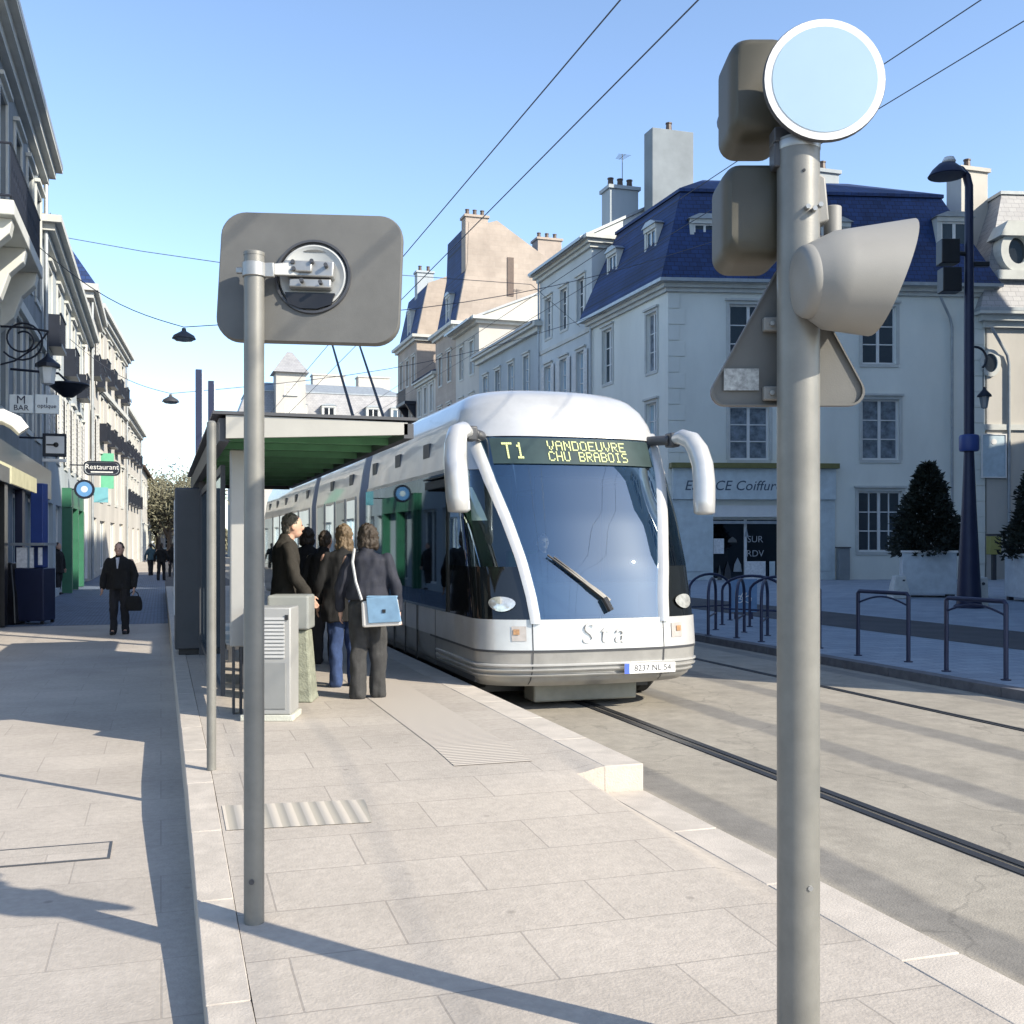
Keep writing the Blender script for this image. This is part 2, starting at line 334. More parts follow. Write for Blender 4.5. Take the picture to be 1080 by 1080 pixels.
for v0, v1 in zip(vs_, vs_[1:]): mb.poly([(v0, 6.6, pzv(v0, 6.6, True)), (v1, 6.6, pzv(v1, 6.6, True)), (v1, 6.6, pzv(v1, 6.6, False)), (v0, 6.6, pzv(v0, 6.6, False))])
bm_ = bmesh.new(); me_ = bpy.data.meshes.new('tmp'); me_.from_pydata(mb.v, [], mb.f); bm_.from_mesh(me_); bmesh.ops.remove_doubles(bm_, verts=bm_.verts, dist=.0005)
mb.v = [tuple(v.co) for v in bm_.verts]; mb.f = [tuple(v.index for v in f.verts) for f in bm_.faces]; bm_.free(); bpy.data.meshes.remove(me_)
struct('platform', mb, M['stone'], smooth=50)
kb = MB()                                           # raised edge stones along the tram, then the low kerb towards the viewer
for i in range(31):
    a = 6.6+i; kb.box(PE-KW, PE, a+.004, a+.996, -.02, PZ+.002)
for i in range(18): kb.box(PE-KW, PE, 6.596-i-.996, 6.596-i-.004, -.02, LZ+.002)
struct('platform_kerb', kb, mat('kerb_pale_stone', (.44, .394, .34), .8, var=.14, scale=5, bump=.2, bscale=90), bevel=.008)
lk = MB()
for i in range(52):
    a = -12+i; z, z2 = (float(np.interp(q, [p[0] for p in prof], [p[1] for p in prof]))+.002 for q in (a+.003, a+.997))
    lk.rings([[(PL, y, -.02), (PL+.158, y, -.02), (PL+.158, y, zz), (PL, y, zz)] for y, zz in ((a+.003, z), (a+.997, z2))])
struct('street_kerb', lk, mat('street_kerb_stone', (.42, .376, .325), .8, var=.15, scale=7, bump=.2, bscale=90), bevel=.005)
rt = MB()
for c in (-.055, .055): rt.box(4.38+c-.032, 4.38+c+.032, -12, 140, .001, .012)
struct('guide_rail', rt, M['rail_steel'])
rt = MB()
for c in (-.03, .03): rt.box(7.62+c-.018, 7.62+c+.018, -12, 140, .001, .012)
struct('far_guide_rail', rt, M['rail_steel'])
struct('rail_groove', sheet(4.375, 4.385, -12, 140, .0085), M['groove'])
kb = MB()
for i in range(140): kb.box(9.0, 9.2, -12+i+.004, -12+i+.996, -.02, .121)
struct('square_kerb', kb, mat('shaded_kerb', (.11, .11, .12), .8, var=.25, scale=7), bevel=.006)  # stone colour darkened for the shade on the kerb face
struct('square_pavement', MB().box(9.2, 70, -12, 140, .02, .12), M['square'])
struct('square_lane', sheet(12.4, 14.9, -12, 140, .124), M['asphalt'])
struct('shaded_cobbled_street', sheet(-3.2, PL, 24.6, 62, .008), paving('shade_blue_cobbles', (.17, .215, .29), (.12, .155, .22), (.07, .085, .12), .16, .12, .018, .8, 0, .3, nscale=1.5))  # cobbles from the shade edge on; the street's shade is in their blue
struct('far_pavement', MB().box(-14, -3.2, 10, 160, .004, .02), M['street'])
tp_ = MB()
for a, b in ((7.0, 7.6), (7.6, 13)): tp_.poly([(1.85, a, pz(a)+.004), (2.4, a, pz(a)+.004), (2.4, b, pz(b)+.004), (1.85, b, pz(b)+.004)])
struct('tactile_paving', tp_, ribbed('tactile_stone', (.36, .32, .275), (.42, .374, .322), 6.5, R(90)), smooth=0)
g0 = ground(222, 862, .115); g1 = ground(383, 860, .115)
struct('ribbed_paving', MB().poly([(.33, 5.98, pz(5.98)+.004), (1.10, 5.92, pz(5.92)+.004), (1.14, 6.36, pz(6.36)+.004), (.33, 6.44, pz(6.44)+.004)]), ribbed('ribbed_stone', (.31, .285, .24), (.42, .38, .325), 3.4, 0), smooth=0)

cov = empty('utility_cover', ground(50, 903), 0, 'square metal utility cover set flush in the street paving left of the kerb', 'manhole cover')
MB().box(-.32, .32, -.16, .16, .003, .009).build('lid', M['street'], cov)
fr = MB()
for a in ((-.335, -.32, -.175, .175), (.32, .335, -.175, .175), (-.32, .32, -.175, -.16), (-.32, .32, .16, .175)): fr.box(*a, .003, .011)
fr.build('frame', M['dark_grey'], cov)

# ------------------------------------------------------------------ buildings
def window_parts(root, Mw, w, h, nx=2, ny=3, pane='pane', arch=False, depth=.07, sill=True):
    """one window in its own plane: x across, y up, z outwards; origin bottom centre"""
    key = (round(w, 2), round(h, 2), nx, ny)
    t = min(.085, w*.07); f = MB()
    f.box(-w/2, -w/2+t, 0, h, -depth, 0).box(w/2-t, w/2, 0, h, -depth, 0).box(-w/2+t, w/2-t, 0, t, -depth, 0).box(-w/2+t, w/2-t, h-t, h, -depth, 0)
    x = [-w/2+t+(w-2*t)*i/nx for i in range(nx+1)]
    for i in range(1, nx):
        q = t*.75 if (nx == 2 or (nx == 4 and i == 2)) else t*.3
        f.box(x[i]-q, x[i]+q, t, h-t, -depth+.01, -.006)
    for j in range(1, ny):
        y = t+(h-2*t)*j/ny; f.box(-w/2+t, w/2-t, y-t*.28, y+t*.28, -depth+.012, -.01)
    o = f.build('window', M['frame'], root, smooth=0, M=Mw)
    MB().poly([(-w/2+t, t, -depth*.7), (w/2-t, t, -depth*.7), (w/2-t, h-t, -depth*.7), (-w/2+t, h-t, -depth*.7)]).build('pane', M[pane], o, smooth=0, M=Mw)
    if sill: MB().box(-w/2-.1, w/2+.1, -.14, -.003, -depth, .16).build('sill', M['trim'], o, smooth=0, M=Mw)
    return o

def wall_face(mb, A, B, z0, z1, ops, reveal=.22):
    """vertical wall from A to B (ground plan), outward normal on the right of A->B; ops = (u0,u1,za,zb)"""
    A = Vector(A); B = Vector(B); L = (B-A).length; d = (B-A)/L; n = Vector((d.y, -d.x))
    P = lambda u, z, k=0: (A.x+d.x*u+n.x*k, A.y+d.y*u+n.y*k, z)
    us = sorted({0, L}|{o[0] for o in ops}|{o[1] for o in ops}); zs = sorted({z0, z1}|{o[2] for o in ops}|{o[3] for o in ops})
    for u, U in zip(us, us[1:]):
        for z, Z in zip(zs, zs[1:]):
            cu, cz = (u+U)/2, (z+Z)/2
            if not any(o[0] < cu < o[1] and o[2] < cz < o[3] for o in ops): mb.poly([P(u, z), P(U, z), P(U, Z), P(u, Z)])
    for u, U, z, Z in (o[:4] for o in ops):
        for a, b in (((u, z), (U, z)), ((U, z), (U, Z)), ((U, Z), (u, Z)), ((u, Z), (u, z))):
            mb.poly([P(*a), P(*b), P(*b, -reveal), P(*a, -reveal)])
def wall_matrix(A, B, u, z, k=0):
    A = Vector(A); B = Vector(B); d = (B-A).normalized(); n = Vector((d.y, -d.x))
    x = Vector((d.x, d.y, 0)); y = Vector((0, 0, 1)); zz = Vector((n.x, n.y, 0))
    m = Matrix((x, y, zz)).transposed().to_4x4(); m.translation = Vector((A.x+d.x*u+n.x*k, A.y+d.y*u+n.y*k, z)); return m

def offset_poly(pts, k):      # outward offset of a clockwise ground plan seen with outward normal on the right of each edge
    out = []; n = len(pts)
    for i in range(n):
        p, a, b = Vector(pts[i]), Vector(pts[i-1]), Vector(pts[(i+1) % n])
        d0 = (p-a).normalized(); d1 = (b-p).normalized(); n0 = Vector((d0.y, -d0.x)); n1 = Vector((d1.y, -d1.x))
        kk = k if not hasattr(k, '__len__') else None
        k0, k1 = (k, k) if kk is not None else (k[i-1], k[i])
        det = n0.x*n1.y-n0.y*n1.x
        if abs(det) < 1e-4: out.append((p.x+n0.x*k0, p.y+n0.y*k0)); continue
        c0 = n0.dot(p)+k0; c1 = n1.dot(p)+k1
        out.append(((c0*n1.y-c1*n0.y)/det, (n0.x*c1-n1.x*c0)/det))
    return out

class House:
    """ground plan walked so that the outside lies on the right; first edge is the street front"""
    def __init__(s, label, plan, h, wall, z0=.02, name='house', cat='building', group=None):
        s.plan = [tuple(p) for p in plan]; s.h = h; s.z0 = z0; s.wall = wall; s.ops = {}
        s.root = empty(name, (plan[0][0], plan[0][1], z0), 0, label, cat, group, world=True)
    def openings(s, edge, lst):       # lst of (u_center, z_bottom, w, h, opts)
        s.ops.setdefault(edge, []).extend(lst)
    def finish(s, rev=.2):
        mb = MB(); n = len(s.plan)
        for i in range(n):
            A, B = s.plan[i], s.plan[(i+1) % n]
            lst = s.ops.get(i, [])
            wall_face(mb, A, B, s.z0, s.h, [(u-w/2, u+w/2, z, z+h) for u, z, w, h, o in lst], rev)
        mb.poly([(x, y, s.h-.01) for x, y in s.plan])
        s.wall_obj = mb.build('wall', M[s.wall], s.root, smooth=0)
        for i, lst in s.ops.items():
            A, B = s.plan[i], s.plan[(i+1) % n]
            for u, z, w, h, o in lst:
                Mw = wall_matrix(A, B, u, z, -rev+.08)
                if o.get('door'):
                    dd = MB().box(-w/2, w/2, 0, h, -.06, -.02)
                    for sx in (-1, 1):
                        for y0, y1 in ((.15, .45*h), (.5*h, h-.15)): dd.box(sx*w/4-w*.16, sx*w/4+w*.16, y0, y1, -.019, .0)
                    dd.build('door', M[o.get('mat', 'door_wood')], s.root, smooth=0, M=Mw)
                elif o.get('shop'):
                    wo = window_parts(s.root, Mw, w, h, o.get('nx', 3), 1, o.get('pane', 'pane'), sill=False)
                else:
                    window_parts(s.root, Mw, w, h, o.get('nx', 2), o.get('ny', 3), o.get('pane', random.choice(('pane', 'pane', 'pane_curtain'))))
                if o.get('surround', True) and not o.get('shop'):
                    q = .14; k0, k1 = .003, .05; f = MB()
                    Mo = wall_matrix(A, B, u, z, 0)
                    f.box(-w/2-q, -w/2, 0, h+q, k0, k1).box(w/2, w/2+q, 0, h+q, k0, k1).box(-w/2, w/2, h+.002, h+q, k0, k1)
                    f.box(-w/2-q-.05, w/2+q+.05, h+q+.002, h+q+.09, k0, .14)
                    f.build('window_surround', M['trim'], s.root, smooth=0, M=Mo)
                if o.get('shutters'):
                    Mo = wall_matrix(A, B, u, z, 0)
                    for sx in (-1, 1):
                        sh = MB(); x0 = sx*(w/2+.02); x1 = sx*(w*.98); x0, x1 = min(x0, x1), max(x0, x1)
                        sh.box(x0, x1, 0, h, .055, .08)
                        for q in range(12): sh.box(x0+.05, x1-.05, .08+q*(h-.1)/12, .08+q*(h-.1)/12+.05, .08, .095)
                        sh.build('shutter', M['shutter'], s.root, smooth=0, M=Mo)
    def band(s, z0, z1, k, m='trim', name='cornice', steps=1):
        mb = MB()
        for q in range(steps):
            a = z0+(z1-z0)*q/steps; b = z0+(z1-z0)*(q+1)/steps; kk = k*(q+1)/steps
            P = offset_poly(s.plan, kk)
            mb.rings([[(x, y, a+.002) for x, y in P], [(x, y, b) for x, y in P]])
        return mb.build(name, M[m], s.root, smooth=0)
    def mansard(s, z0, zb, inset, ztop, m='slate', top='zinc', ov=.35, inset2=None):
        P0 = offset_poly(s.plan, ov); P1 = offset_poly(s.plan, [-x for x in inset] if hasattr(inset, '__len__') else -inset)
        lo = MB().rings([[(x, y, z0) for x, y in P0], [(x, y, zb) for x, y in P1]])
        s.roof = lo.build('roof', M[m], s.root, smooth=0)
        P2 = offset_poly(P1, [-x for x in inset2] if inset2 else -2.4)
        MB().rings([[(x, y, zb+.002) for x, y in offset_poly(P1, .08)], [(x, y, zb+.15) for x, y in offset_poly(P1, .08)], [(x, y, ztop) for x, y in P2]]).build('upper_roof', M[top], s.root, smooth=0)
        gp = offset_poly(s.plan, ov+.06)
        MB().rings([[(x, y, z0-.14) for x, y in gp], [(x, y, z0+.002) for x, y in gp]]).build('gutter', M['zinc'], s.root, smooth=0)
    def gable_roof(s, e0, e1, ridge, m='tile', ov=.4, th=.15, wallm=None):
        """ridge parallel to plan edge 0 (street front), quad plan p0..p3; edge 0 = p0->p1"""
        p = [Vector(q) for q in s.plan]; a = (p[1]-p[0]).normalized()
        q0, q1, q2, q3 = p[0]-a*.12, p[1]+a*.12, p[2]+a*.12, p[3]-a*.12
        n = Vector((a.y, -a.x)); f0, f1, b1, b0 = q0+n*ov, q1+n*ov, q2-n*ov, q3-n*ov
        m0, m1 = (q0+q3)/2, (q1+q2)/2; sl = (ridge-s.h)/((q3-q0).length/2)
        ze = s.h-sl*ov; r = MB()
        for (A, B, C, D) in ((f0, f1, m1, m0), (b0, b1, m1, m0)):
            low = [(A.x, A.y, ze), (B.x, B.y, ze), (C.x, C.y, ridge), (D.x, D.y, ridge)]
            r.rings([low, [(x, y, z+th) for x, y, z in low]])
        s.roof = r.build('roof', M[m], s.root, smooth=0)
        g = MB()
        for A, B, C in ((p[0], p[3], (p[0]+p[3])/2), (p[1], p[2], (p[1]+p[2])/2)):
            g.poly([(A.x, A.y, s.h-.02), (B.x, B.y, s.h-.02), (C.x, C.y, ridge-.01)]) ; g.build('gable', M[wallm or s.wall], s.root, smooth=0); g = MB()
    def dormer(s, c, n, w, h, d, m='slate', pane='pane'):
        """dormer window: c bottom centre of its face, n outward direction in plan"""
        n = Vector((n[0], n[1], 0)).normalized(); x = Vector((-n.y, n.x, 0))
        Mw = Matrix((x, Vector((0, 0, 1)), n)).transposed().to_4x4(); Mw.translation = Vector(c)
        b = MB().box(-w/2-.18, -w/2, 0, h, -d, 0).box(w/2, w/2+.18, 0, h, -d, 0).box(-w/2-.18, w/2+.18, h+.002, h+.2, -d, .05)
        o = b.build('dormer', M['trim'], s.root, smooth=0, M=Mw)
        MB().ext([(-w/2-.3, h+.2, .12), (w/2+.3, h+.2, .12), (w/2*.6, h+.42, .12), (-w/2*.6, h+.42, .12)], (0, 0, -d-.1)).build('dormer_roof', M['zinc'], o, smooth=0, M=Mw)
        window_parts(s.root, Mw @ Matrix.Translation((0, 0, -.04)), w, h, 2, 2, pane, sill=False)
    def chimney(s, x0, x1, y0, y1, z0, z1, m='grey_render', pots=3, cap=True):
        o = MB().box(x0, x1, y0, y1, z0, z1).build('chimney', M[m], s.root, smooth=0, bevel=.02)
        if cap: MB().box(x0-.1, x1+.1, y0-.1, y1+.1, z1+.002, z1+.18).build('chimney_cap', M[m], o, smooth=0)
        p = MB(); e = z1+(.182 if cap else .002)
        for i in range(pots):
            t = (i+.5)/pots; horiz = (x1-x0) > (y1-y0)
            cx = x0+(x1-x0)*t if horiz else (x0+x1)/2; cy = (y0+y1)/2 if horiz else y0+(y1-y0)*t
            p.lathe([(.17, 0), (.14, .45), (.17, .46), (.17, .52), (.08, .525)], (cx, cy, e), 10)
        if pots: p.build('chimney_pot', M['door_wood'], o)
    def pipe(s, pts, r=.055, m='zinc'): return MB().tube(pts, r, 8).build('drainpipe', M[m], s.root)

def uz(A, B, px, py):         # where a line of sight meets a wall: distance along it, height
    A = Vector(A); B = Vector(B); d = (B-A).normalized(); r = at(px, py, 1.0); r2 = Vector((r.x, r.y))
    det = d.x*(-r2.y)+r2.x*d.y; t = (d.x*(-A.y)+A.x*d.y)/det if False else None
    # A + d*u = r2*t
    t = (A.x*d.y-A.y*d.x)/(r2.x*d.y-r2.y*d.x); p = r2*t
    return (p-A).dot(d), CAMH+(HOR-py)/F*t
def op(A, B, x0, x1, y0, y1, **o):
    u0, z1 = uz(A, B, x0, (y0)); u1, _ = uz(A, B, x1, y0)
    um, zt = uz(A, B, (x0+x1)/2, y0); _, zb = uz(A, B, (x0+x1)/2, y1)
    return ((u0+u1)/2, zb, abs(u1-u0), zt-zb, o)

VF = 20.8
# --- corner house with the hairdresser
cp = [(VF, 51.4), (VF, 42.7), (34.6, 39.4), (37.2, 50.4)]
ch = House('cream corner house with dark blue mansard roof above the hairdresser shop', cp, 13.05, 'cream', .12, 'corner_house', 'house')
f0, f1 = (cp[0], cp[1]), (cp[1], cp[2])
ch.openings(1, [op(*f1, 769, 811, 321, 384, pane='pane'), op(*f1, 909, 945, 323, 384, pane='pane'), op(*f1, 769, 811, 428, 485, pane='pane_curtain'),
                op(*f1, 909, 948, 421, 485, pane='pane_curtain'), op(*f1, 905, 951, 518, 582, nx=4, pane='pane'),
                op(*f1, 751, 823, 546, 612, shop=True, nx=2, surround=False, pane='pane_dark')])
ch.openings(0, [op(*f0, 636, 646, 347, 404), op(*f0, 682, 693, 330, 392), op(*f0, 636, 646, 430, 480), op(*f0, 682, 693, 425, 480), op(*f0, 650, 690, 520, 600, door=True)])
ch.finish()
ch.band(12.55, 13.05, .42, 'trim', 'cornice', 3)
ch.mansard(13.05, 17.2, (1.0, 1.0, 1.5, .8), 18.9, 'slate', 'slate', .5, (2.6, 3.4, 3.0, 2.6))
for sgn in (0, 1):
    q = MB()            # corner quoins at both ends of the front
    L = (Vector(cp[2])-Vector(cp[1])).length
    for i in range(17):
        w = .75 if i % 2 else .5; u0 = .0 if sgn == 0 else L-w
        Mq = wall_matrix(cp[1], cp[2], u0, .8+i*.69, 0); q.box(0, w, .01, .67, .004, .035, Mq)
    q.build('quoin', M['cream'], ch.root, smooth=0, bevel=.01)
pu, _ = uz(*f1, 1003, 400); pm = wall_matrix(*f1, pu, 0, .1)
ch.pipe([pm @ Vector((-.7, 12.45, .35)), pm @ Vector((-.1, 11.6, .02)), pm @ Vector((0, 11.2, 0)), pm @ Vector((0, .15, 0))], .06)
ch.pipe([(VF-.12, 51.3, 12.7), (VF-.12, 51.3, .15)], .06)
nf = Vector((-.234, -.972)).normalized()
for px, py in ((745, 247), (884, 247)):
    c = ons(px, py, 42.0); u, z = uz(*f1, px, py); b = wall_matrix(*f1, u, 14.1, -.25).translation; ch.dormer(b, (f1[1][1]-f1[0][1], -(f1[1][0]-f1[0][0])), .95, 1.5, 1.3)
b = wall_matrix(*f1, uz(*f1, 1008, 270)[0], 13.7, -.1).translation; ch.dormer(b, (f1[1][1]-f1[0][1], -(f1[1][0]-f1[0][0])), 1.25, 2.2, 1.6, pane='pane')
for s_ in (44.9, 49.3): ch.dormer((VF+.2, s_, 14.1), (-1, 0), .9, 1.7, 1.5)
ch.chimney(23.6, 25.9, 50.2, 51.2, 13.5, 22.7, 'chimney_shaded', 1, False)
ch.chimney(30.7, 32.0, 46.5, 47.4, 17.0, 20.0, 'grey_render', 1)
vt = ons(955, 200, 46.5); ch_v = MB().lathe([(.3, 0), (.3, 1.3), (.62, 1.35), (.6, 1.5), (.35, 1.52), (.35, 1.75), (.75, 1.78), (.55, 2.1), (.2, 2.3)], (vt.x, vt.y, 16.9), 14); ch_v.build('vent_cowl', M['zinc'], ch.root)

# shop front of the hairdresser: a part-by-part timber facade on the house
def on_front(px, py, k): u, z = uz(*f1, px, py); return wall_matrix(*f1, u, z, k)
sf = MB(); uA, zA = uz(*f1, 708, 494); uB, zB = uz(*f1, 879, 494); uw0, zw = uz(*f1, 751, 546); uw1, _ = uz(*f1, 823, 546)
Mf = wall_matrix(*f1, 0, 0, 0); zf = uz(*f1, 790, 527)[1]
sf.box(uA, uB, zf, zA, .004, .32, Mf).box(uA, uw0, .12, zf-.002, .004, .2, Mf).box(uw1, uB, .12, zf-.002, .004, .2, Mf)
for a, b in ((uA+.2, uw0-.2), (uw1+.25, uB-.2)): sf.box(a, b, .5, zf-.4, .201, .23, Mf)
sfo = sf.build('shop_front', M['lightblue'], ch.root, smooth=0, bevel=.01)
MB().box(uA-.1, uB+.1, zA+.002, zA+.22, .004, .5, Mf).build('shop_cornice', mat('olive_trim', (.16, .15, .05), .6), sfo, smooth=0)
lettering('shop_lettering', 'ESPACE Coiffure', .60, on_front(771, 513, .325), mat('shop_letter_grey', (.07, .09, .13), .5, var=.1), sfo, .004, .25, .002, 1.02)
MB().box(uw0, uw1, zf-.75, zf-.25, .02, .14, Mf).build('blind_box', M['white'], sfo, smooth=0)
MB().box(uw0, uw1, zf-1.05, zf-.92, .02, .1, Mf).build('window_rail', M['zinc'], sfo, smooth=0)
for t, x, y, s_ in (('SUR', 797, 569, .40), ('RDV', 797, 584, .40)): lettering('window_lettering', t, s_, on_front(x, y, -.08), mat('faded_white_film', (.34, .35, .36), .6, var=.35, scale=9), sfo, .002)
for i, (x0_, x1_, y0_, y1_, m_) in enumerate(((768, 778, 566, 572, 'grey_plastic'), (764, 772, 592, 611, 'dark_grey'), (774, 783, 588, 603, 'zinc'), (757, 762, 596, 612, 'grey_plastic'), (786, 790, 556, 566, 'zinc'))):
    u0, z0 = uz(*f1, x0_, y0_); u1, z1 = uz(*f1, x1_, y1_); MB().ext([Mf @ Vector(p) for p in ((u0, z1, -.088), (u1, z1, -.088), (u1-.05, (z0+z1)/2, -.088), ((u0+u1)/2, z0, -.088), (u0+.04, (z0+z1)/2, -.088))], Mf.to_3x3() @ Vector((0, 0, .02))).build('window_display', M[m_], sfo, smooth=0)
u0, z0 = uz(*f1, 786, 592); u1, z1 = uz(*f1, 808, 612); MB().box(u0, u1, z1, z0, -.09, -.07, Mf).build('window_poster', M['paper'], sfo, smooth=0)
u0, z0 = uz(*f1, 812, 592); u1, z1 = uz(*f1, 818, 612); MB().box(u0, u1, z1, z0, -.09, -.07, Mf).build('window_poster', M['lightblue'], sfo, smooth=0)
u0, z0 = uz(*f1, 753, 568); u1, z1 = uz(*f1, 764, 584); MB().box(u0, u1, z1, z0, -.09, -.07, Mf).build('window_poster', M['paper'], sfo, smooth=0)

# --- the row of houses along the right side of the street
def row(label, s0, s1, h, wall, depth=11, **k):
    return House(label, [(VF, s1), (VF, s0), (VF+depth, s0), (VF+depth, s1)], h, wall, .12, **k)
g = 'houses along the right side of the street'
hb = row('tall pale four storey house adjoining the blue roofed corner house', 51.42, 59.4, 17.4, 'cream2', name='town_house', cat='house', group=g)
f = (hb.plan[0], hb.plan[1])
hb.openings(0, [(u, z, 1.05, hh, dict(shutters=sh)) for u in (1.5, 4.0, 6.5) for z, hh, sh in ((13.3, 2.2, False), (9.2, 2.5, True), (5.0, 2.5, True))]+[(u, .2, 2.0, 3.2, dict(shop=True, nx=2)) for u in (1.6, 4.1, 6.6)])
hb.finish(); hb.band(16.7, 17.3, .5, 'trim', 'cornice', 3); hb.band(12.5, 12.7, .08, 'trim', 'string_course')
hb.gable_roof(0, 1, 20.2, 'zinc', .7)
hb.chimney(22.0, 23.6, 51.9, 53.0, 17.3, 20.0, 'grey_render', 3)
hb.pipe([(VF-.15, 59.2, 16.9), (VF-.15, 59.2, .2)])
hc = row('low three storey house with grey render and dark eaves', 59.42, 72, 14.5, 'grey_render', name='town_house', cat='house', group=g)
hc.openings(0, [(u, z, 1.0, 2.3, {}) for u in (1.6, 4.4, 7.2, 10.2) for z in (10.6, 6.4)]+[(u, .2, 2.2, 3.2, dict(shop=True, nx=2)) for u in (2, 6, 10)])
hc.finish(); hc.band(13.9, 14.45, .5, 'trim', 'cornice', 2)
hc.gable_roof(0, 1, 16.0, 'slate_light', .6)
hd = row('narrow house with a white side wall rising above the low grey house', 72.02, 78.2, 17.3, 'lit_white', name='town_house', cat='house', group=g)
hd.openings(0, [(u, z, 1.0, 2.3, {}) for u in (1.6, 4.4) for z in (13.6, 9.8, 6)])
hd.finish(); hd.band(16.8, 17.25, .6, 'trim', 'cornice', 2); hd.gable_roof(0, 1, 19.6, 'zinc', .9)
he = row('tall house with a broad beige brick gable and mansard dormers', 78.22, 84.5, 18.2, 'beige', name='town_house', cat='house', group=g)
he.openings(0, [(u, z, 1.0, 2.2, {}) for u in (1.6, 4.4) for z in (14, 10, 6)])
u0 = 2.9*1.9; he.openings(1, [(5.0, 19.0-5.2+4.0, .9, .1, {})] if False else [])
he.finish(); he.band(17.6, 18.1, .5, 'trim', 'cornice', 2)
def gable_end(h, s0, s1, prof, wall, roofm):
    """mansard-shaped gable walls joined by a roof that follows their outline"""
    a = [(VF+x, s0, z) for x, z in prof]; b = [(VF+x, s1, z) for x, z in prof]
    MB().ext([(x, y-.0, z) for x, y, z in a], (0, .35, 0)).build('gable', M[wall], h.root, smooth=0)
    r = MB(); n = len(prof)
    for i in range(n-1): r.rings([[(VF+x, y, z-.06) for x, z in (prof[i], prof[i+1])]+[(VF+x, y, z-.3) for x, z in (prof[i+1], prof[i])] for y in (s0+.36, s1)])
    r.build('roof', M[roofm], h.root, smooth=0)
gable_end(he, 78.22, 84.5, [(.05, 18.2), (.9, 22.6), (1.0, 25.6), (2.6, 25.7), (3.2, 25.9), (11, 21.0), (11, 18.2)], 'beige', 'slate')
he.chimney(VF+.75, VF+2.5, 78.25, 79.4, 22, 26.0, 'beige', 3)
he.chimney(VF+7.4, VF+9.4, 81, 82.4, 21, 25.6, 'beige', 3)
sl_ = MB().box(VF+4.0, VF+4.5, 78.16, 78.215, 20.3, 23.2); sl_.build('window_slot', M['door_wood'], he.root, smooth=0)
he.dormer((VF+.15, 81.2, 18.6), (-1, 0), 1.0, 1.9, 1.4)
hf = row('low narrow house squeezed in before the far beige gable', 84.52, 91.2, 15.4, 'lit_white', name='town_house', cat='house', group=g)
hf.openings(0, [(u, z, .9, 2.1, {}) for u in (1.2, 3.3, 5.4) for z in (12.4, 8.6, 5)])
hf.finish(); hf.band(14.9, 15.35, .4, 'trim', 'cornice', 2); hf.gable_roof(0, 1, 17.2, 'slate', .4)
hg = row('farthest house of the right row with a plain beige gable and bracketed balcony', 91.22, 99, 19.6, 'beige', name='town_house', cat='house', group=g)
hg.openings(0, [(u, z, 1.0, 2.2, {}) for u in (1.6, 4.2, 6.6) for z in (15.6, 11.4, 7)])
hg.finish(); hg.band(19.0, 19.5, .5, 'trim', 'cornice', 2)
gable_end(hg, 91.22, 99, [(.05, 19.6), (1.0, 24.0), (4.8, 25.6), (11, 22.0), (11, 19.6)], 'beige', 'slate')
hg.chimney(VF+.9, VF+2.4, 95, 96, 23.0, 25.8, 'grey_render', 2)
hg.dormer((VF+.2, 95.2, 20.2), (-1, 0), 1.0, 1.9, 1.4)
bl = MB().box(VF-1.0, VF, 91.4, 95, 13.6, 13.85)
for s_ in (91.7, 94.6): bl.ext([(VF-.9, s_-.15, 13.6), (VF, s_-.15, 13.6), (VF, s_-.15, 12.3)], (0, .3, 0))
for k in range(15): bl.cyl((VF-.95, 91.45+k*.25, 13.85), (VF-.95, 91.45+k*.25, 14.85), .02, n=5)
bl.tube([(VF-.95, 91.45, 14.87), (VF-.95, 94.95, 14.87)], .04, 6); bl.build('balcony', M['iron'], hg.root)

# --- white house at the right edge
H1 = Vector((34.65, 39.35)); H2 = Vector((48.2, 36.1)); hn = (H2-H1).normalized(); hb_ = Vector((-hn.y, hn.x))
H2 = H1+hn*14
hw = House('white stone house with round attic window at the right edge of the square', [tuple(H1+hb_*10), tuple(H1), tuple(H2), tuple(H2+hb_*10)], 12.0, 'lit_white', .12, 'white_house', 'house')
ff = (hw.plan[1], hw.plan[2])
hw.openings(1, [(3.6, .25, 1.2, 3.0, dict(door=True)), (3.6, 7.4, 1.1, 2.4, {}), (3.6, 4.4, 1.1, 2.2, {}), (8, 7.4, 1.1, 2.4, {}), (8, 3.6, 1.1, 2.4, {}), (8, .3, 1.2, 2.6, {})])
hw.finish(); hw.band(11.2, 12.0, .6, 'trim', 'cornice', 3); hw.band(6.7, 6.95, .1, 'trim', 'string_course')
hw.mansard(12.0, 17.6, 1.5, 18.6, 'slate_light', 'zinc', .55, (2.6,)*4)
oc = ons(1072, 265, 37.9); b = wall_matrix(*ff, uz(*ff, 1071, 266)[0], 14.6, .05)
oe = MB(); ring = []
for k in range(24): t = 2*math.pi*k/24; ring.append((math.cos(t), math.sin(t)))
for (x, y), (x1, y1) in zip(ring, ring[1:]+ring[:1]):
    oe.rings([[b @ Vector((x*.45, y*.6, z)), b @ Vector((x1*.45, y1*.6, z)), b @ Vector((x1*.8, y1*.95, z)), b @ Vector((x*.8, y*.95, z))] for z in (-.9, .2)])
oe.box(-.95, .95, -1.3, -.9, -.9, .3, b); oe.ext([b @ Vector(p) for p in ((-1.0, .55, -.9), (-.5, 1.1, -.9), (.5, 1.1, -.9), (1.0, .55, -.9), (.6, 1.35, -.9), (0, 1.5, -.9), (-.6, 1.35, -.9))][:0] or [b @ Vector(p) for p in ((-.9, .6, -.9), (.9, .6, -.9), (.55, 1.25, -.9), (-.55, 1.25, -.9))], (b.to_3x3() @ Vector((0, 0, 1.25))))
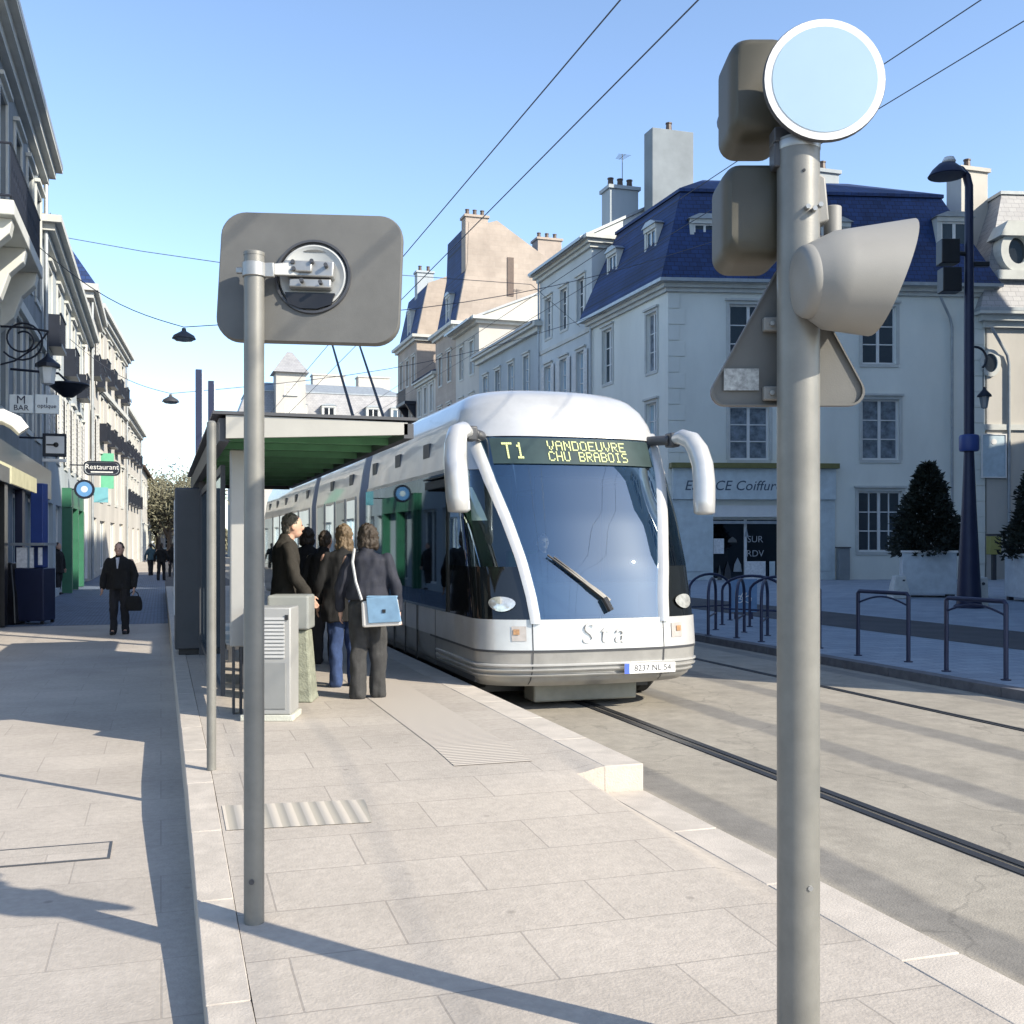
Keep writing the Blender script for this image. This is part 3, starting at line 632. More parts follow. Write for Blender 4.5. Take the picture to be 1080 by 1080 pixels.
o = oe.build('round_dormer', M['trim'], hw.root)
MB().poly([b @ Vector((x*.46, y*.61, -.05)) for x, y in ring]).build('pane', M['pane'], o, smooth=0)
e = H1+hn*.6
hw.chimney(e.x-.2, e.x+1.3, e.y+2.2, e.y+3.2, 12.3, 18.9, 'lit_white', 1)
pm = wall_matrix(*ff, uz(*ff, 1063, 400)[0], 0, .1); hw.pipe([pm @ Vector((-1.0, 11.1, .4)), pm @ Vector((-.1, 10.0, .03)), pm @ Vector((0, 9.6, 0)), pm @ Vector((0, .2, 0))], .07, 'zinc')
u_, z_ = uz(*ff, 1044, 383); bo = wall_matrix(*ff, u_, z_, .0); ov = MB()
for k in range(20):
    t, t1 = 2*math.pi*k/20, 2*math.pi*(k+1)/20
    ov.rings([[bo @ Vector((r*math.cos(q)*.42, r*math.sin(q)*.55, z)) for r, q in ((.75, t), (1.1, t), (1.1, t1), (.75, t1))] for z in (.004, .09)])
o = ov.build('oval_window', M['trim'], hw.root); MB().poly([bo @ Vector((.33*math.cos(2*math.pi*k/20), .43*math.sin(2*math.pi*k/20), .012)) for k in range(20)]).build('pane', M['pane'], o, smooth=0)
for k in (-1, 1):                       # pilasters either side of the corner bay
    pp = wall_matrix(*ff, 2.3+(k+1)*1.3, 0, 0)
    MB().box(-.22, .22, .13, 11.15, .004, .14, pp).build('pilaster', M['trim'], hw.root, smooth=0)

# --- houses that stand off to the right, out of the picture, and keep the square in shade
def block(label, x0, x1, y0, y1, h, n):
    b = House(label, [(x0, y1), (x0, y0), (x1, y0), (x1, y1)], h, 'grey_render', .12, 'apartment_block', 'building')
    b.openings(0, [(u, 1.2+3*k, 1.4, 1.7, dict(surround=False)) for k in range(n) for u in (1.4, 4.2)] if y1-y0 < 8 else [(u, 1.2+3.1*k, 1.5, 1.8, dict(surround=False)) for k in range(n) for u in np.arange(2, y1-y0-1, 3.6)])
    b.finish(); b.band(h-.5, h, .3, 'trim', 'cornice'); return b
block('grey render apartment block standing on the near right side of the square', 13.5, 30, 4.95, 11, 28, 8)
block('taller grey render apartment tower standing behind the first block on the square', 30.02, 44.8, 10, 28, 34, 10)
block('lower grey render apartment block standing farthest right on the square', 44.85, 64, 10, 28, 15.5, 4)

# --- distant chateau-like block closing the view behind the tram
fp = [(8, 142), (8, 130), (30, 130), (30, 142)]
hz = House('pale distant mansion with slate mansard and small tower at the end of the street', fp, 14.5, 'lit_white', .0, 'mansion', 'building')
hz.openings(1, [(u, z, 1.4, 2.6, dict(surround=False)) for u in np.arange(2, 21, 3.2) for z in (1.2, 5.6, 10)])
hz.finish(); hz.band(14.1, 14.6, .5, 'trim', 'cornice', 2); hz.mansard(14.5, 19.6, 1.6, 21, 'slate_light', 'zinc', .3)
for u in (9.8, 13.2, 18.5, 21.5): hz.dormer((8+u-2.2, 130.0, 15.6), (0, -1), 1.3, 2.2, 2.0)
tw = at(303, 400, 131); MB().box(tw.x-1.7, tw.x+1.7, 129.2, 132.4, 14.6, 21.6).build('tower', M['lit_white'], hz.root, smooth=0)
MB().rings([[(tw.x+sx*2.1, 130.8+sy*2.1, 21.6) for sx, sy in ((-1, -1), (1, -1), (1, 1), (-1, 1))], [(tw.x+sx*.3, 130.8+sy*.3, 24.2) for sx, sy in ((-1, -1), (1, -1), (1, 1), (-1, 1))]]).build('tower_roof', M['slate_light'], hz.root, smooth=0)
for z_ in (15.6, 19): window_parts(hz.root, wall_matrix((tw.x-1.7, 129.2), (tw.x+1.7, 129.2), 1.7, z_, .02), 1.4, 2.3 if z_ < 17 else 1.4, 2, 3, 'pane')
for px in (345, 395): c = at(px, 405, 138); hz.chimney(c.x-2, c.x+2, 137, 139, 19, 22.6, 'lit_white', 0)

# --- left side of the street
LF = -3.2
def lrow(label, s0, s1, h, wall, depth=11, lf=LF, lf1=None, **k):
    lf1 = lf if lf1 is None else lf1
    return House(label, [(lf, s0), (lf1, s1), (lf-depth, s1), (lf-depth, s0)], h, wall, .02, **k)
g2 = 'houses along the left side of the street'
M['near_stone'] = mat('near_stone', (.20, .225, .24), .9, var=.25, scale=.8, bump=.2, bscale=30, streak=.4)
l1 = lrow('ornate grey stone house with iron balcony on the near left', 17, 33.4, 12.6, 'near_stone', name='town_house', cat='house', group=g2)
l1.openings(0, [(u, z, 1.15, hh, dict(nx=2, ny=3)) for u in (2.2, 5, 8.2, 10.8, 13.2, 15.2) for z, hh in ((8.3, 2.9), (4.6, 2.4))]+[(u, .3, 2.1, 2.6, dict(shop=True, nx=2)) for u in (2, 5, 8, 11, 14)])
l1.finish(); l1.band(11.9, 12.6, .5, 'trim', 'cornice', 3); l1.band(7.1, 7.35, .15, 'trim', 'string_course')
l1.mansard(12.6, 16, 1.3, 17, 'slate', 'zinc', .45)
mb = MB().box(LF, LF+.8, 20.4, 25.2, 7.36, 7.62)
for s_ in (20.8, 22.8, 24.8):
    mb.ext([(LF, s_-.18, 7.36), (LF+.75, s_-.18, 7.36), (LF+.7, s_-.18, 7.1), (LF+.45, s_-.18, 6.85), (LF+.3, s_-.18, 6.4), (LF, s_-.18, 6.1)], (0, .36, 0))
balc = mb.build('balcony', M['trim'], l1.root, smooth=0, bevel=.02)
rl = MB(); path = [(LF+.05, 20.45), (LF+.74, 20.45), (LF+.74, 25.15), (LF+.05, 25.15)]
for z_ in (7.7, 8.6): rl.tube([(x, y, z_) for x, y in path], .025, 6)
for k in range(34):
    y = 20.5+k*.14; rl.cyl((LF+.74, y, 7.62), (LF+.74, y, 8.6), .012, n=5)
    if k % 2 == 0: rl.tube([(LF+.74, y+.07+.06*math.cos(t), 8.15+.13*math.sin(t)) for t in np.linspace(0, 6.28, 9)], .01, 4)
for k in range(5): x = LF+.1+k*.15; rl.cyl((x, 25.15, 7.62), (x, 25.15, 8.6), .012, n=5)
rl.build('railing', M['iron'], balc)
MB().box(LF+.004, LF+.25, 17, 33.3, 2.95, 3.75).build('fascia', M['dark_shop'], l1.root, smooth=0)
for s_, m_ in ((18.6, 'trim'), (21.8, 'navy'), (24.6, 'dark_shop'), (27.6, 'navy'), (30.6, 'grey_render'), (33.0, 'trim')): MB().box(LF+.004, LF+.16, s_-.25, s_+.25, .03, 2.948).build('pilaster', M[m_], l1.root, smooth=0)
aw = MB().ext([(LF+.26, 17.2, 3.3), (LF+1.15, 17.2, 2.85), (LF+1.15, 17.2, 2.6), (LF+1.12, 17.2, 2.6), (LF+1.12, 17.2, 2.82), (LF+.26, 17.2, 3.26)], (0, 3.3, 0))
aw.build('awning', mat('awning_canvas', (.42, .40, .26), .8, var=.15), l1.root, smooth=0)
l2 = lrow('plain blue grey house with a dark shop front left of the walking man', 33.42, 51.9, 10.9, 'grey_render', name='town_house', cat='house', group=g2)
l2.openings(0, [(u, z, 1.05, 2.3, dict(shutters=(z < 6))) for u in (2, 5, 8, 11, 14, 16.8) for z in (7.6, 4.4)]+[(u, .25, 2.1, 2.7, dict(shop=True, nx=2)) for u in (2.2, 5.2, 10, 14.2, 17)])
l2.finish(); l2.band(10.3, 10.9, .55, 'trim', 'cornice', 3); l2.gable_roof(0, 1, 13, 'tile', .5)
MB().box(LF+.004, LF+.3, 39.8, 46, 2.95, 3.6).build('shop_sign_band', M['green'], l2.root, smooth=0)
for s_ in (40, 42.9, 45.8): MB().box(LF+.004, LF+.32, s_-.14, s_+.14, .03, 2.948).build('green_pilaster', M['green'], l2.root, smooth=0)
l2.pipe([(LF+.12, 50, 10.2), (LF+.12, 50, .2)], .08, 'white')
l3 = lrow('cream house whose sunlit side wall rises above the blue grey house', 51.95, 60, 13.2, 'lit_white', lf=-3.05, name='town_house', cat='house', group=g2)
l3.openings(0, [(u, z, 1.05, 2.2, dict(shutters=True)) for u in (1.8, 5.6) for z in (9.4, 5.6)]+[(4, .25, 4, 2.7, dict(shop=True))])
l3.finish(); l3.band(12.6, 13.2, .4, 'trim', 'cornice', 2); l3.mansard(13.2, 15.6, 1.2, 16.2, 'slate', 'zinc', .3)
l4 = lrow('white sunlit house with tall windows halfway down the left side', 60.05, 76, 14.0, 'lit_white', lf=-3.2, lf1=-2.2, name='town_house', cat='house', group=g2)
l4.openings(0, [(u, z, 1.3, 2.3, dict(ny=2)) for u in (2.4, 6, 9.8, 13.4) for z in (10.6, 7.2, 4)]+[(u, .3, 2.4, 2.6, dict(shop=True)) for u in (3, 8, 13)])
l4.finish(); l4.band(13.3, 14, .5, 'trim', 'cornice', 3); l4.band(9.7, 9.95, .2, 'trim', 'string_course'); l4.chimney(-6, -4.6, 66, 67, 14, 16.2, 'beige', 2)
l5 = lrow('lower white house with dark dormers beyond the tall white one', 76.05, 100, 11.2, 'lit_white', lf=-2.7, lf1=-1.7, name='town_house', cat='house', group=g2)
l5.openings(0, [(u, z, 1.2, 2.0, dict(ny=2)) for u in np.arange(2, 23, 3.5) for z in (8, 4.6)]+[(u, .3, 2.4, 2.6, dict(shop=True)) for u in (3, 9, 15, 21)])
l5.finish(); l5.band(10.6, 11.2, .5, 'trim', 'cornice', 2); l5.mansard(11.2, 13.6, 1.2, 14.2, 'slate', 'zinc', .3)
for u in (80, 87, 94): l5.dormer((-2.4, u, 11.5), (1, 0), 1.0, 1.5, 1.5)
l6 = lrow('low pale house closing the left row beside the bare trees', 100.05, 128, 8.5, 'lit_white', lf=-1.7, lf1=-1.0, name='town_house', cat='house', group=g2)
l6.openings(0, [(u, z, 1.2, 1.9, dict(ny=2)) for u in np.arange(2, 26, 4) for z in (5.2, 1.4)])
l6.finish(); l6.gable_roof(0, 1, 11, 'tile', .4)
def railings(h, lst, sill):          # small iron window railings, added to give dark spots at the windows
    A, B = h.plan[0], h.plan[1]
    for u in lst:
        for z in sill:
            m_ = MB().box(-.85, .85, -.10, -.0, .004, .42); Mw = wall_matrix(A, B, u, z, 0)
            for k in range(9): m_.box(-.82+k*.2, -.80+k*.2, .001, .85, .38, .40)
            m_.box(-.84, .84, .851, .90, .36, .42).box(-.84, -.80, .001, .85, .01, .37).box(.80, .84, .001, .85, .01, .37)
            m_.build('balcony', M['iron'], h.root, smooth=0, M=Mw)
railings(l4, (2.4, 6, 9.8, 13.4), (10.6, 7.2)); railings(l5, np.arange(2, 23, 3.5), (8, 4.6)); railings(l2, (2, 8, 14), (7.6,)); railings(l3, (1.8, 5.6), (9.4,))
for h_, s_, z_ in ((l1, 33.2, 11.8), (l3, 52.3, 12.5), (l4, 75.6, 13.2), (l5, 99, 10.5)):
    u = s_-h_.plan[0][1]; mm = wall_matrix(h_.plan[0], h_.plan[1], u, 0, .12); h_.pipe([mm @ Vector((0, z_, 0)), mm @ Vector((0, .1, 0))], .06)
def aerial(h, x, y, z):
    a_ = MB().cyl((x, y, z), (x, y, z+1.9), .02, n=5)
    for k in range(5): a_.cyl((x-.35+.03*k, y-.3+.16*k, z+1.75), (x+.35-.03*k, y-.3+.16*k, z+1.75), .010, n=4)
    a_.cyl((x, y-.4, z+1.75), (x, y+.45, z+1.75), .012, n=4).build('aerial', M['dark_grey'], h.root)
aerial(hb, 23.0, 52.6, 20.2); aerial(hd, 24.5, 75, 18.2); aerial(l3, -5, 56, 15.5); aerial(l4, -4.2, 64, 14.0)
fh = House('small far house with tiled roof under the trees at the street end', [(-.5, 150), (6, 150), (6, 160), (-.5, 160)], 3.6, 'beige', 0, 'cottage', 'house')
fh.openings(0, [(u, 1, 1.1, 1.6, dict(surround=False)) for u in (1.5, 5)]); fh.finish(); fh.gable_roof(0, 1, 6.2, 'tile', .4)

# ------------------------------------------------------------------ the tram
TC, S0 = 4.3, 10.3
_z = [.26, .34, .46, .66, .97, 1.5, 2.0, 2.5, 2.88, 3.1, 3.26, 3.39, 3.48, 3.53]
_nose = [.22, .09, .02, 0, .03, .17, .37, .61, .82, .91, 1.02, 1.16, 1.40, 2.0]
_hw = [1.14, 1.20, 1.24, 1.25, 1.25, 1.25, 1.25, 1.23, 1.19, 1.15, 1.09, .99, .84, .55]
def nose(z): return float(np.interp(z, _z, _nose))
def halfw(z): return float(np.interp(z, _z, _hw))
def bulge(z): return float(np.interp(z, [.3, 1, 2.5, 3.53], [.52, .55, .62, .7]))
PX_ = 2.5
SE = 16.9                                # rear end of the front section
def shell(z, t, off=0):
    """t in -2..2: |t|<1 the curved front, beyond it the straight sides back to SE"""
    a = abs(t); w = halfw(z)+off; sg = 1 if t > 0 else -1
    if a <= 1:
        th = a*math.pi/2; v = w*math.sin(th)**(2/PX_); s = S0+nose(z)-off+(bulge(z)+off)*(1-max(math.cos(th), 0)**(2/PX_))
    else:
        v = w; s0 = S0+nose(z)+bulge(z); s = s0+(SE-s0)*(a-1)
    return (TC+sg*v, s, z)
def t_of_v(v, z, off=0): return 2/math.pi*math.asin(min((v/(halfw(z)+off))**(PX_/2), 1))
def t_of_s(s, z): s0 = S0+nose(z)+bulge(z); return 1+(s-s0)/(SE-s0)
def hwin(z): return float(np.interp(z, [.9, 1.2, 1.6, 2.0, 2.4, 2.9, 3.1], [.66, .69, .76, .85, .95, 1.04, 1.06]))
def patch(mb, ta, tb, z0, z1, nz=10, n=10, off=0):
    ta_ = ta if callable(ta) else (lambda z: ta); tb_ = tb if callable(tb) else (lambda z: tb)
    zs = [z0+(z1-z0)*i/nz for i in range(nz+1)]
    mb.rings([[shell(z, ta_(z)+(tb_(z)-ta_(z))*k/n, off) for k in range(n+1)] for z in zs], False, False, closed=False)
    return mb
tram = empty('tram', (TC, S0+1, 0), 0, 'long white tram at the platform with two curved horn mirrors and big dark windscreen', 'tram', world=True)
ZB, ZT = .97, 2.53
body = MB()
patch(body, -2, -1, .66, ZB, 5, 6); patch(body, -1, 1, .66, ZB, 8, 40); patch(body, 1, 2, .66, ZB, 5, 6)
body.build('lower_body', M['tram_white'], tram, smooth=40)
sk = MB(); patch(sk, -2, -1, .28, .657, 8, 6, -.006); patch(sk, -1, 1, .28, .657, 12, 40, -.006); patch(sk, 1, 2, .28, .657, 8, 6, -.006)
bumper = sk.build('bumper', M['tram_silver'], tram, smooth=40)
rib = MB()
for z in (.40, .455, .51): 
    zz = z; rib.rings([[shell(q, -1.25+2.5*k/60, o) for k in range(61)] for q, o in ((zz-.013, -.004), (zz-.008, .018), (zz+.008, .018), (zz+.013, -.004))], False, False, closed=False)
rib.build('bumper_rib', M['tram_white'], bumper, smooth=60)
gap = MB(); patch(gap, -1.3, 1.3, .64, .664, 1, 60, .002); gap.build('body_seam', M['dark_grey'], tram)
for v_ in (-.74, .70):                   # vertical joints beside the middle front panel
    MB().rings([[shell(z, t_of_v(abs(v_)+o_, z)*(1 if v_ > 0 else -1), .0025) for o_ in (-.006, .006)] for z in np.linspace(.30, .96, 14)], False, False, closed=False).build('panel_joint', M['dark_grey'], tram, smooth=0)
for s_ in (12.4, 13.3, 14.8, 15.85):
    for sg in (-1, 1): MB().box(TC+sg*1.2515-.002, TC+sg*1.2515+.002, s_-.006, s_+.006, .32, ZB).build('panel_joint', M['dark_grey'], tram, smooth=0)
MB().rings([[shell(z, t_, -.05) for t_ in np.linspace(-t_of_s(11.75, z), -t_of_v(hwin(z)+.25, z), 10)] for z in np.linspace(1.98, 2.34, 5)], False, False, closed=False).build('bright_patch_panel', M['white'], tram)  # white panel added for the bright patch in the corner glass
# roof and upper side
up = MB()
tl = lambda z: t_of_v(hwin(z)+.09, z)
patch(up, -2, -1, ZT, 3.53, 12, 6); patch(up, 1, 2, ZT, 3.53, 12, 6)
patch(up, -1, lambda z: -tl(z), ZT, 2.9, 6, 8); patch(up, tl, 1, ZT, 2.9, 6, 8)
patch(up, -1, 1, 2.9, 3.53, 16, 40)
top = [shell(3.53, -2+4*k/60) for k in range(61)]; cx = MB()
up.rings([top, [(TC+(x-TC)*.5, y+.25 if y < SE-.5 else y, 3.55) for x, y, z in top]], False, True, closed=False)
roof = up.build('roof', M['tram_white'], tram, smooth=45)
cant = MB(); 
for sg in (-1, 1): cant.box(TC+sg*1.228-.012, TC+sg*1.228+.012, 11.9, SE, ZT-.02, ZT+.05)
cant.build('cant_rail', M['tram_silver'], tram)
# windscreen, white pillars
tw_ = lambda z: t_of_v(hwin(z), z)
ws = MB(); patch(ws, lambda z: -tw_(z), tw_, ZB, 2.9, 24, 24, -.015); screen = ws.build('windscreen', M['windshield'], tram, smooth=60)
for sg in (-1, 1):
    pl = MB(); zs = [.93+(3.0-.93)*i/24 for i in range(25)]; rs = []
    for z in zs:
        wd_ = .095; a = t_of_v(hwin(z)-.01, z)*sg; b = t_of_v(hwin(z)+wd_, z)*sg
        rs.append([shell(z, a, -.03), shell(z, a+(b-a)*.1, .03), shell(z, a+(b-a)*.5, .04), shell(z, a+(b-a)*.9, .03), shell(z, b, -.03)])
    pl.rings(rs, True, True, closed=True); pl.build('windscreen_pillar', M['tram_white'], tram, smooth=60)
    # corner glass and driver's side window
    cg = MB(); f0_ = (lambda z: sg*t_of_v(hwin(z)+.085, z)); f1_ = (lambda z: sg*t_of_s(11.85, z))
    patch(cg, f0_, f1_, 1.5, ZT, 14, 14, -.01); cg.build('corner_glass', M['cab_glass'], tram, smooth=60)
    cb = MB(); patch(cb, f0_, f1_, ZB, 1.5, 8, 14, -.012); cb.build('corner_panel', mat('gloss_black', (.008, .009, .009), .06, var=0, coat=.5), tram, smooth=60)
    # head lamps sit in the black corner
    zc = 1.13; tt = sg*(t_of_v(hwin(zc)+.30, zc)) if True else 0
    hl = MB()
    rs = [[shell(1.125+.075*r_*math.sin(q), sg*(t_of_v(1.02, 1.125)+.115*r_*math.cos(q)*(1+.15*math.sin(q))), .012+.012*(1-r_)) for q in np.linspace(0, 2*math.pi, 25)[:-1]] for r_ in (1, .8, .3, .02)]
    hl.rings(rs, False, True); hlo = hl.build('headlight', mat('headlight_lens', (.65, .65, .6), .1, .6, var=.3, scale=20, coat=.6), tram, smooth=0)
    il = MB(); il.rings([[shell(z, sg*(t_of_v(.80, z)+a), .008) for a in (-.0, .105)] for z in (.755, .905)], False, False, closed=False)
    ind = il.build('indicator', mat('indicator_lens', (.36, .33, .31), .25, var=.12, scale=14), tram, smooth=0)
    e2 = MB(); e2.rings([[shell(z, sg*(t_of_v(.80, z)+a), .014) for a in (.045, .09)] for z in (.82, .875)], False, False, closed=False); e2.build('lamp', mat('amber_lens', (.35, .2, .1), .3, var=.3, scale=30), ind, smooth=0)
    # horn mirror
    x0 = TC+sg*1.12; xm = TC+(1.31 if sg > 0 else -1.44)
    bk = MB().box(min(x0, x0+sg*.12), max(x0, x0+sg*.12), 11.05, 11.22, 2.82, 2.98); bk.tube([(x0+sg*.02, 11.12, 2.9), (TC+sg*1.02, 11.3, 2.9), (TC+sg*.96, 11.45, 2.9)], .06, 8)
    mir = bk.build('mirror_bracket', M['dark_grey'], tram, bevel=.02)
    pts = [(x0+(xm-x0)*.3, 11.08, 2.91), (x0+(xm-x0)*.56, 10.98, 2.92), (x0+(xm-x0)*.86, 10.86, 2.87), (xm, 10.76, 2.75), (xm+sg*.02, 10.70, 2.60), (xm+sg*.02, 10.66, 2.40), (xm+sg*.01, 10.64, 2.2), (xm, 10.62, 2.07), (xm, 10.62, 2.05)]
    MB().tube(pts, [.055, .09, .105, .115, .118, .12, .12, .115, .08], 16).build('mirror', M['tram_white'], mir, smooth=60)
# inside of the cab
inn = MB(); patch(inn, lambda z: -tw_(z)*.98, lambda z: tw_(z)*.98, 1.0, 1.32, 4, 12, -.25)
inn.box(TC-1.0, TC+1.0, 11.0, 11.45, .95, 1.3); inn.build('dashboard', mat('dashboard', (.018, .02, .024), .8, var=.2), tram)
MB().box(TC-1.2, TC+1.2, 10.9, SE-.05, .30, .36).build('floor', M['dark_grey'], tram, smooth=0)
MB().box(TC-.75, TC-.02, 13.3, 13.36, .36, 2.6).box(TC+.3, TC+1.2, 13.3, 13.36, .36, 2.6).build('cab_partition', M['dark_grey'], tram, smooth=0)
st = MB().box(TC-.3, TC+.22, 12.3, 12.75, .8, .95).box(TC-.28, TC+.2, 12.62, 12.78, .95, 1.65); st.build('driver_seat', mat('seat_fabric', (.03, .10, .06), .9, var=.3), tram, bevel=.04)
ses = MB()
for s_ in (14.2, 15.1, 16.0):
    for sg in (.55, .95): ses.box(TC+sg-.2, TC+sg+.2, s_, s_+.42, .75, .83).box(TC+sg-.2, TC+sg+.2, s_+.4, s_+.46, .83, 1.4)
ses.build('passenger_seat', mat('seat_green', (.05, .25, .13), .8, var=.2), tram, bevel=.02)
gr = MB()
for s_ in (13.9, 15.4, 16.5): gr.cyl((TC-.5, s_, .36), (TC-.5, s_, 3.0), .02, n=8)
gr.cyl((TC-.75, 14.9, .36), (TC-.75, 14.9, 3.0), .02, n=8)
gr.build('grab_pole', mat('green_pole', (.1, .42, .25), .35, var=0), tram)
# destination board behind the top of the windscreen
bz = 2.74
def scr(px, z, off=.012):       # point on the windscreen surface
    v = px; t = t_of_v(abs(v), z)*(1 if v > 0 else -1); return Vector(shell(z, t, off))
dbm = MB(); dbm.rings([[tuple(scr(v, z, .002)) for v in np.linspace(-.93, .93, 15)] for z in (2.59, 2.88)], False, False, closed=False)
db = dbm.build('destination_display', M['led_back'], tram)
nrm = (scr(.2, 2.7)-scr(-.2, 2.7)).cross(scr(0, 2.85)-scr(0, 2.6)).normalized()
def on_screen(v, z): p = scr(v, z, .018); a = (scr(v+.05, z)-scr(v-.05, z)).normalized(); b = (scr(v, z+.05)-scr(v, z-.05)).normalized(); return facing(p+a.cross(b)*.012, a.cross(b))
GL = {'T': '11111 00100 00100 00100 00100 00100 00100', '1': '00100 01100 00100 00100 00100 00100 01110', 'V': '10001 10001 10001 10001 01010 01010 00100', 'A': '01110 10001 10001 11111 10001 10001 10001',
      'N': '10001 11001 10101 10101 10011 10001 10001', 'D': '11110 10001 10001 10001 10001 10001 11110', 'O': '01110 10001 10001 10001 10001 10001 01110', 'E': '11111 10000 10000 11110 10000 10000 11111',
      'U': '10001 10001 10001 10001 10001 10001 01110', 'R': '11110 10001 10001 11110 10100 10010 10001', 'C': '01110 10001 10000 10000 10000 10001 01110', 'H': '10001 10001 10001 11111 10001 10001 10001',
      'B': '11110 10001 10001 11110 10001 10001 11110', 'I': '01110 00100 00100 00100 00100 00100 01110', 'S': '01111 10000 10000 01110 00001 00001 11110', ' ': '00000 '*7}
def dots(name, txt, vc, zc, ph, pw):     # dot matrix lamps on the display
    n = len(txt)*6-1; m = MB()
    for i, ch_ in enumerate(txt):
        for r_, line in enumerate(GL[ch_].split()):
            for c_, bit in enumerate(line):
                if bit == '1':
                    v = vc+(i*6+c_-(n-1)/2)*pw; z = zc+(3-r_)*ph
                    m.poly([tuple(scr(v+dx*pw*.44, z+dz*ph*.44, .012)) for dx, dz in ((-1, -1), (1, -1), (1, 1), (-1, 1))])
    return m.build(name, M['led'], db, smooth=0)
dots('route_lettering', 'T1', -.70, 2.735, .026, .021)
dots('destination_lettering', 'VANDOEUVRE', .12, 2.795, .0155, .0155)
dots('destination_lettering', 'CHU BRABOIS', .12, 2.675, .0155, .0142)
# wipers
for a, b in (((-.52, 1.62), (.02, 1.18)), ((-.46, 1.60), (.08, 1.15))):
    w0 = MB().tube([scr(a[0]+(b[0]-a[0])*k/8, a[1]+(b[1]-a[1])*k/8, .03) for k in range(9)], [.012]*3+[.016]*3+[.024]*3, 6); w0.build('wiper', M['black'], tram)
w1 = MB().tube([scr(.02+(.06)*k/4, 1.18-.13*k/4, .04) for k in range(5)], .035, 8); w1.build('wiper_arm', M['black'], tram)
# marks on the white front
lettering('logo_lettering', 'Sta', .31, facing(Vector(shell(.82, -.0, .02))+Vector((.0, 0, 0)), (0, -1, -.02)), mat('logo_grey', (.50, .50, .49), .5, var=0), tram, .002, .15, 0, 1.35)
pl = MB().box(-.29, .29, -.052, .052, 0, .012); Mp = facing(Vector(shell(.455, .18, .03))+Vector((.05, -.02, 0)), (.03, -1, 0)); plate = pl.build('number_plate', M['white'], tram, smooth=0, M=Mp)
MB().box(-.29, -.235, -.0515, .0515, .0125, .0135).build('plate_band', mat('plate_blue', (.06, .12, .6), .4, var=0), plate, smooth=0, M=Mp)
lettering('plate_lettering', '8237 NL 54', .088, Mp @ Matrix.Translation((.03, 0, .014)), M['dark_grey'], plate, .001)
# dark under-frame, guide skirt, wheels
MB().box(TC-1.0, TC+1.0, 11.4, SE, .12, .30).build('underframe', M['black'], tram, smooth=0)
MB().box(TC-.56, TC+.62, 10.86, 11.2, .06, .275).build('guide_skirt', mat('skirt_grey', (.20, .20, .17), .6, var=.2), tram, bevel=.02)
for sg in (-1, 1):
    for s_ in (11.75,): 
        wh = MB().lathe([(.02, -.13), (.30, -.13), (.41, -.11), (.45, -.06), (.45, .06), (.41, .11), (.30, .13), (.02, .13)], (TC+sg*1.0, s_, .452), 28, Matrix.Rotation(R(90), 4, 'Y')).build('wheel', M['rubber'], tram)
# long side windows, doors
for sg in (-1, 1):
    xs = TC+sg*1.243
    wb = MB(); wb.box(xs-.02, xs, 11.86, SE-.02, ZB, ZT); wb.build('side_window', M['tram_glass'], tram, smooth=0)
    fr = MB()
    for s_, w in ((11.86, .1), (13.35, .06), (14.05, .03), (14.75, .06), (15.9, .06), (16.85, .08)): fr.box(xs-.03 if sg > 0 else xs-.006, xs+.006 if sg > 0 else xs+.03, s_-w/2, s_+w/2, ZB, ZT)
    fr.build('window_post', M['black'], tram, smooth=0)
    dr = MB()
    for s_ in (13.36, 14.05, 14.74): dr.box(min(xs, xs+sg*.012), max(xs, xs+sg*.012), s_-.012, s_+.012, .3, ZT)
    dr.build('door_seam', M['black'], tram, smooth=0)
# following sections
prof_w = [(1.20, .28), (1.25, .6), (1.25, 2.5), (1.19, 2.9), (1.13, 3.15), (.98, 3.42), (.55, 3.56), (0, 3.59)]
ring = [(w, z) for w, z in prof_w]+[(-w, z) for w, z in reversed(prof_w[:-1])]
def section(a, b, wins):
    o = MB().rings([[(TC+w, s_, z) for w, z in ring] for s_ in (a, b)]).build('rear_section', M['tram_white'], tram, smooth=30)
    MB().rings([[(TC+w*1.004, s_, z) for w, z in ring[:2]]+[(TC-w*1.004, s_, z) for w, z in reversed(ring[:2])] for s_ in (a-.001, b+.001)]).build('skirt', M['tram_silver'], o, smooth=0)
    for s0_, s1_, z0_ in wins:
        for sg in (-1, 1):
            xs = TC+sg*1.25; x0, x1 = min(xs, xs+sg*.012), max(xs, xs+sg*.012)
            fw = MB().box(x0, x1, s0_-.05, s1_+.05, z0_-.05, 2.50).build('window_frame', M['tram_silver'], o, smooth=0)
            xs2 = xs+sg*.014; MB().poly([(xs2, s0_, z0_), (xs2, s1_, z0_), (xs2, s1_, 2.45), (xs2, s0_, 2.45)]).build('window', M['tram_glass'], fw, smooth=0)
    for s_ in np.arange(a+.8, b-.5, 2.2):
        for sg in (-1, 1): MB().box(TC+sg*1.2-.02, TC+sg*1.2+.02, s_, s_+.35, 2.72, 2.9).build('roof_vent', M['dark_grey'], o, smooth=0)
    return o
section(17.55, 22.7, [(17.9, 18.7, 1.0), (19.0, 19.9, 1.0), (20.2, 21.2, .4), (21.5, 22.4, 1.0)])
section(23.4, 34.5, [(23.8, 25.4, 1.0), (25.8, 27.3, .4), (27.7, 29.7, 1.0), (30, 31.5, .4), (31.9, 34.2, 1.0)])
for s_ in np.arange(12.9, 16.5, 1.7): MB().box(TC-1.205, TC-1.15, s_, s_+.32, 2.78, 2.95).build('roof_vent', M['dark_grey'], tram, smooth=0)
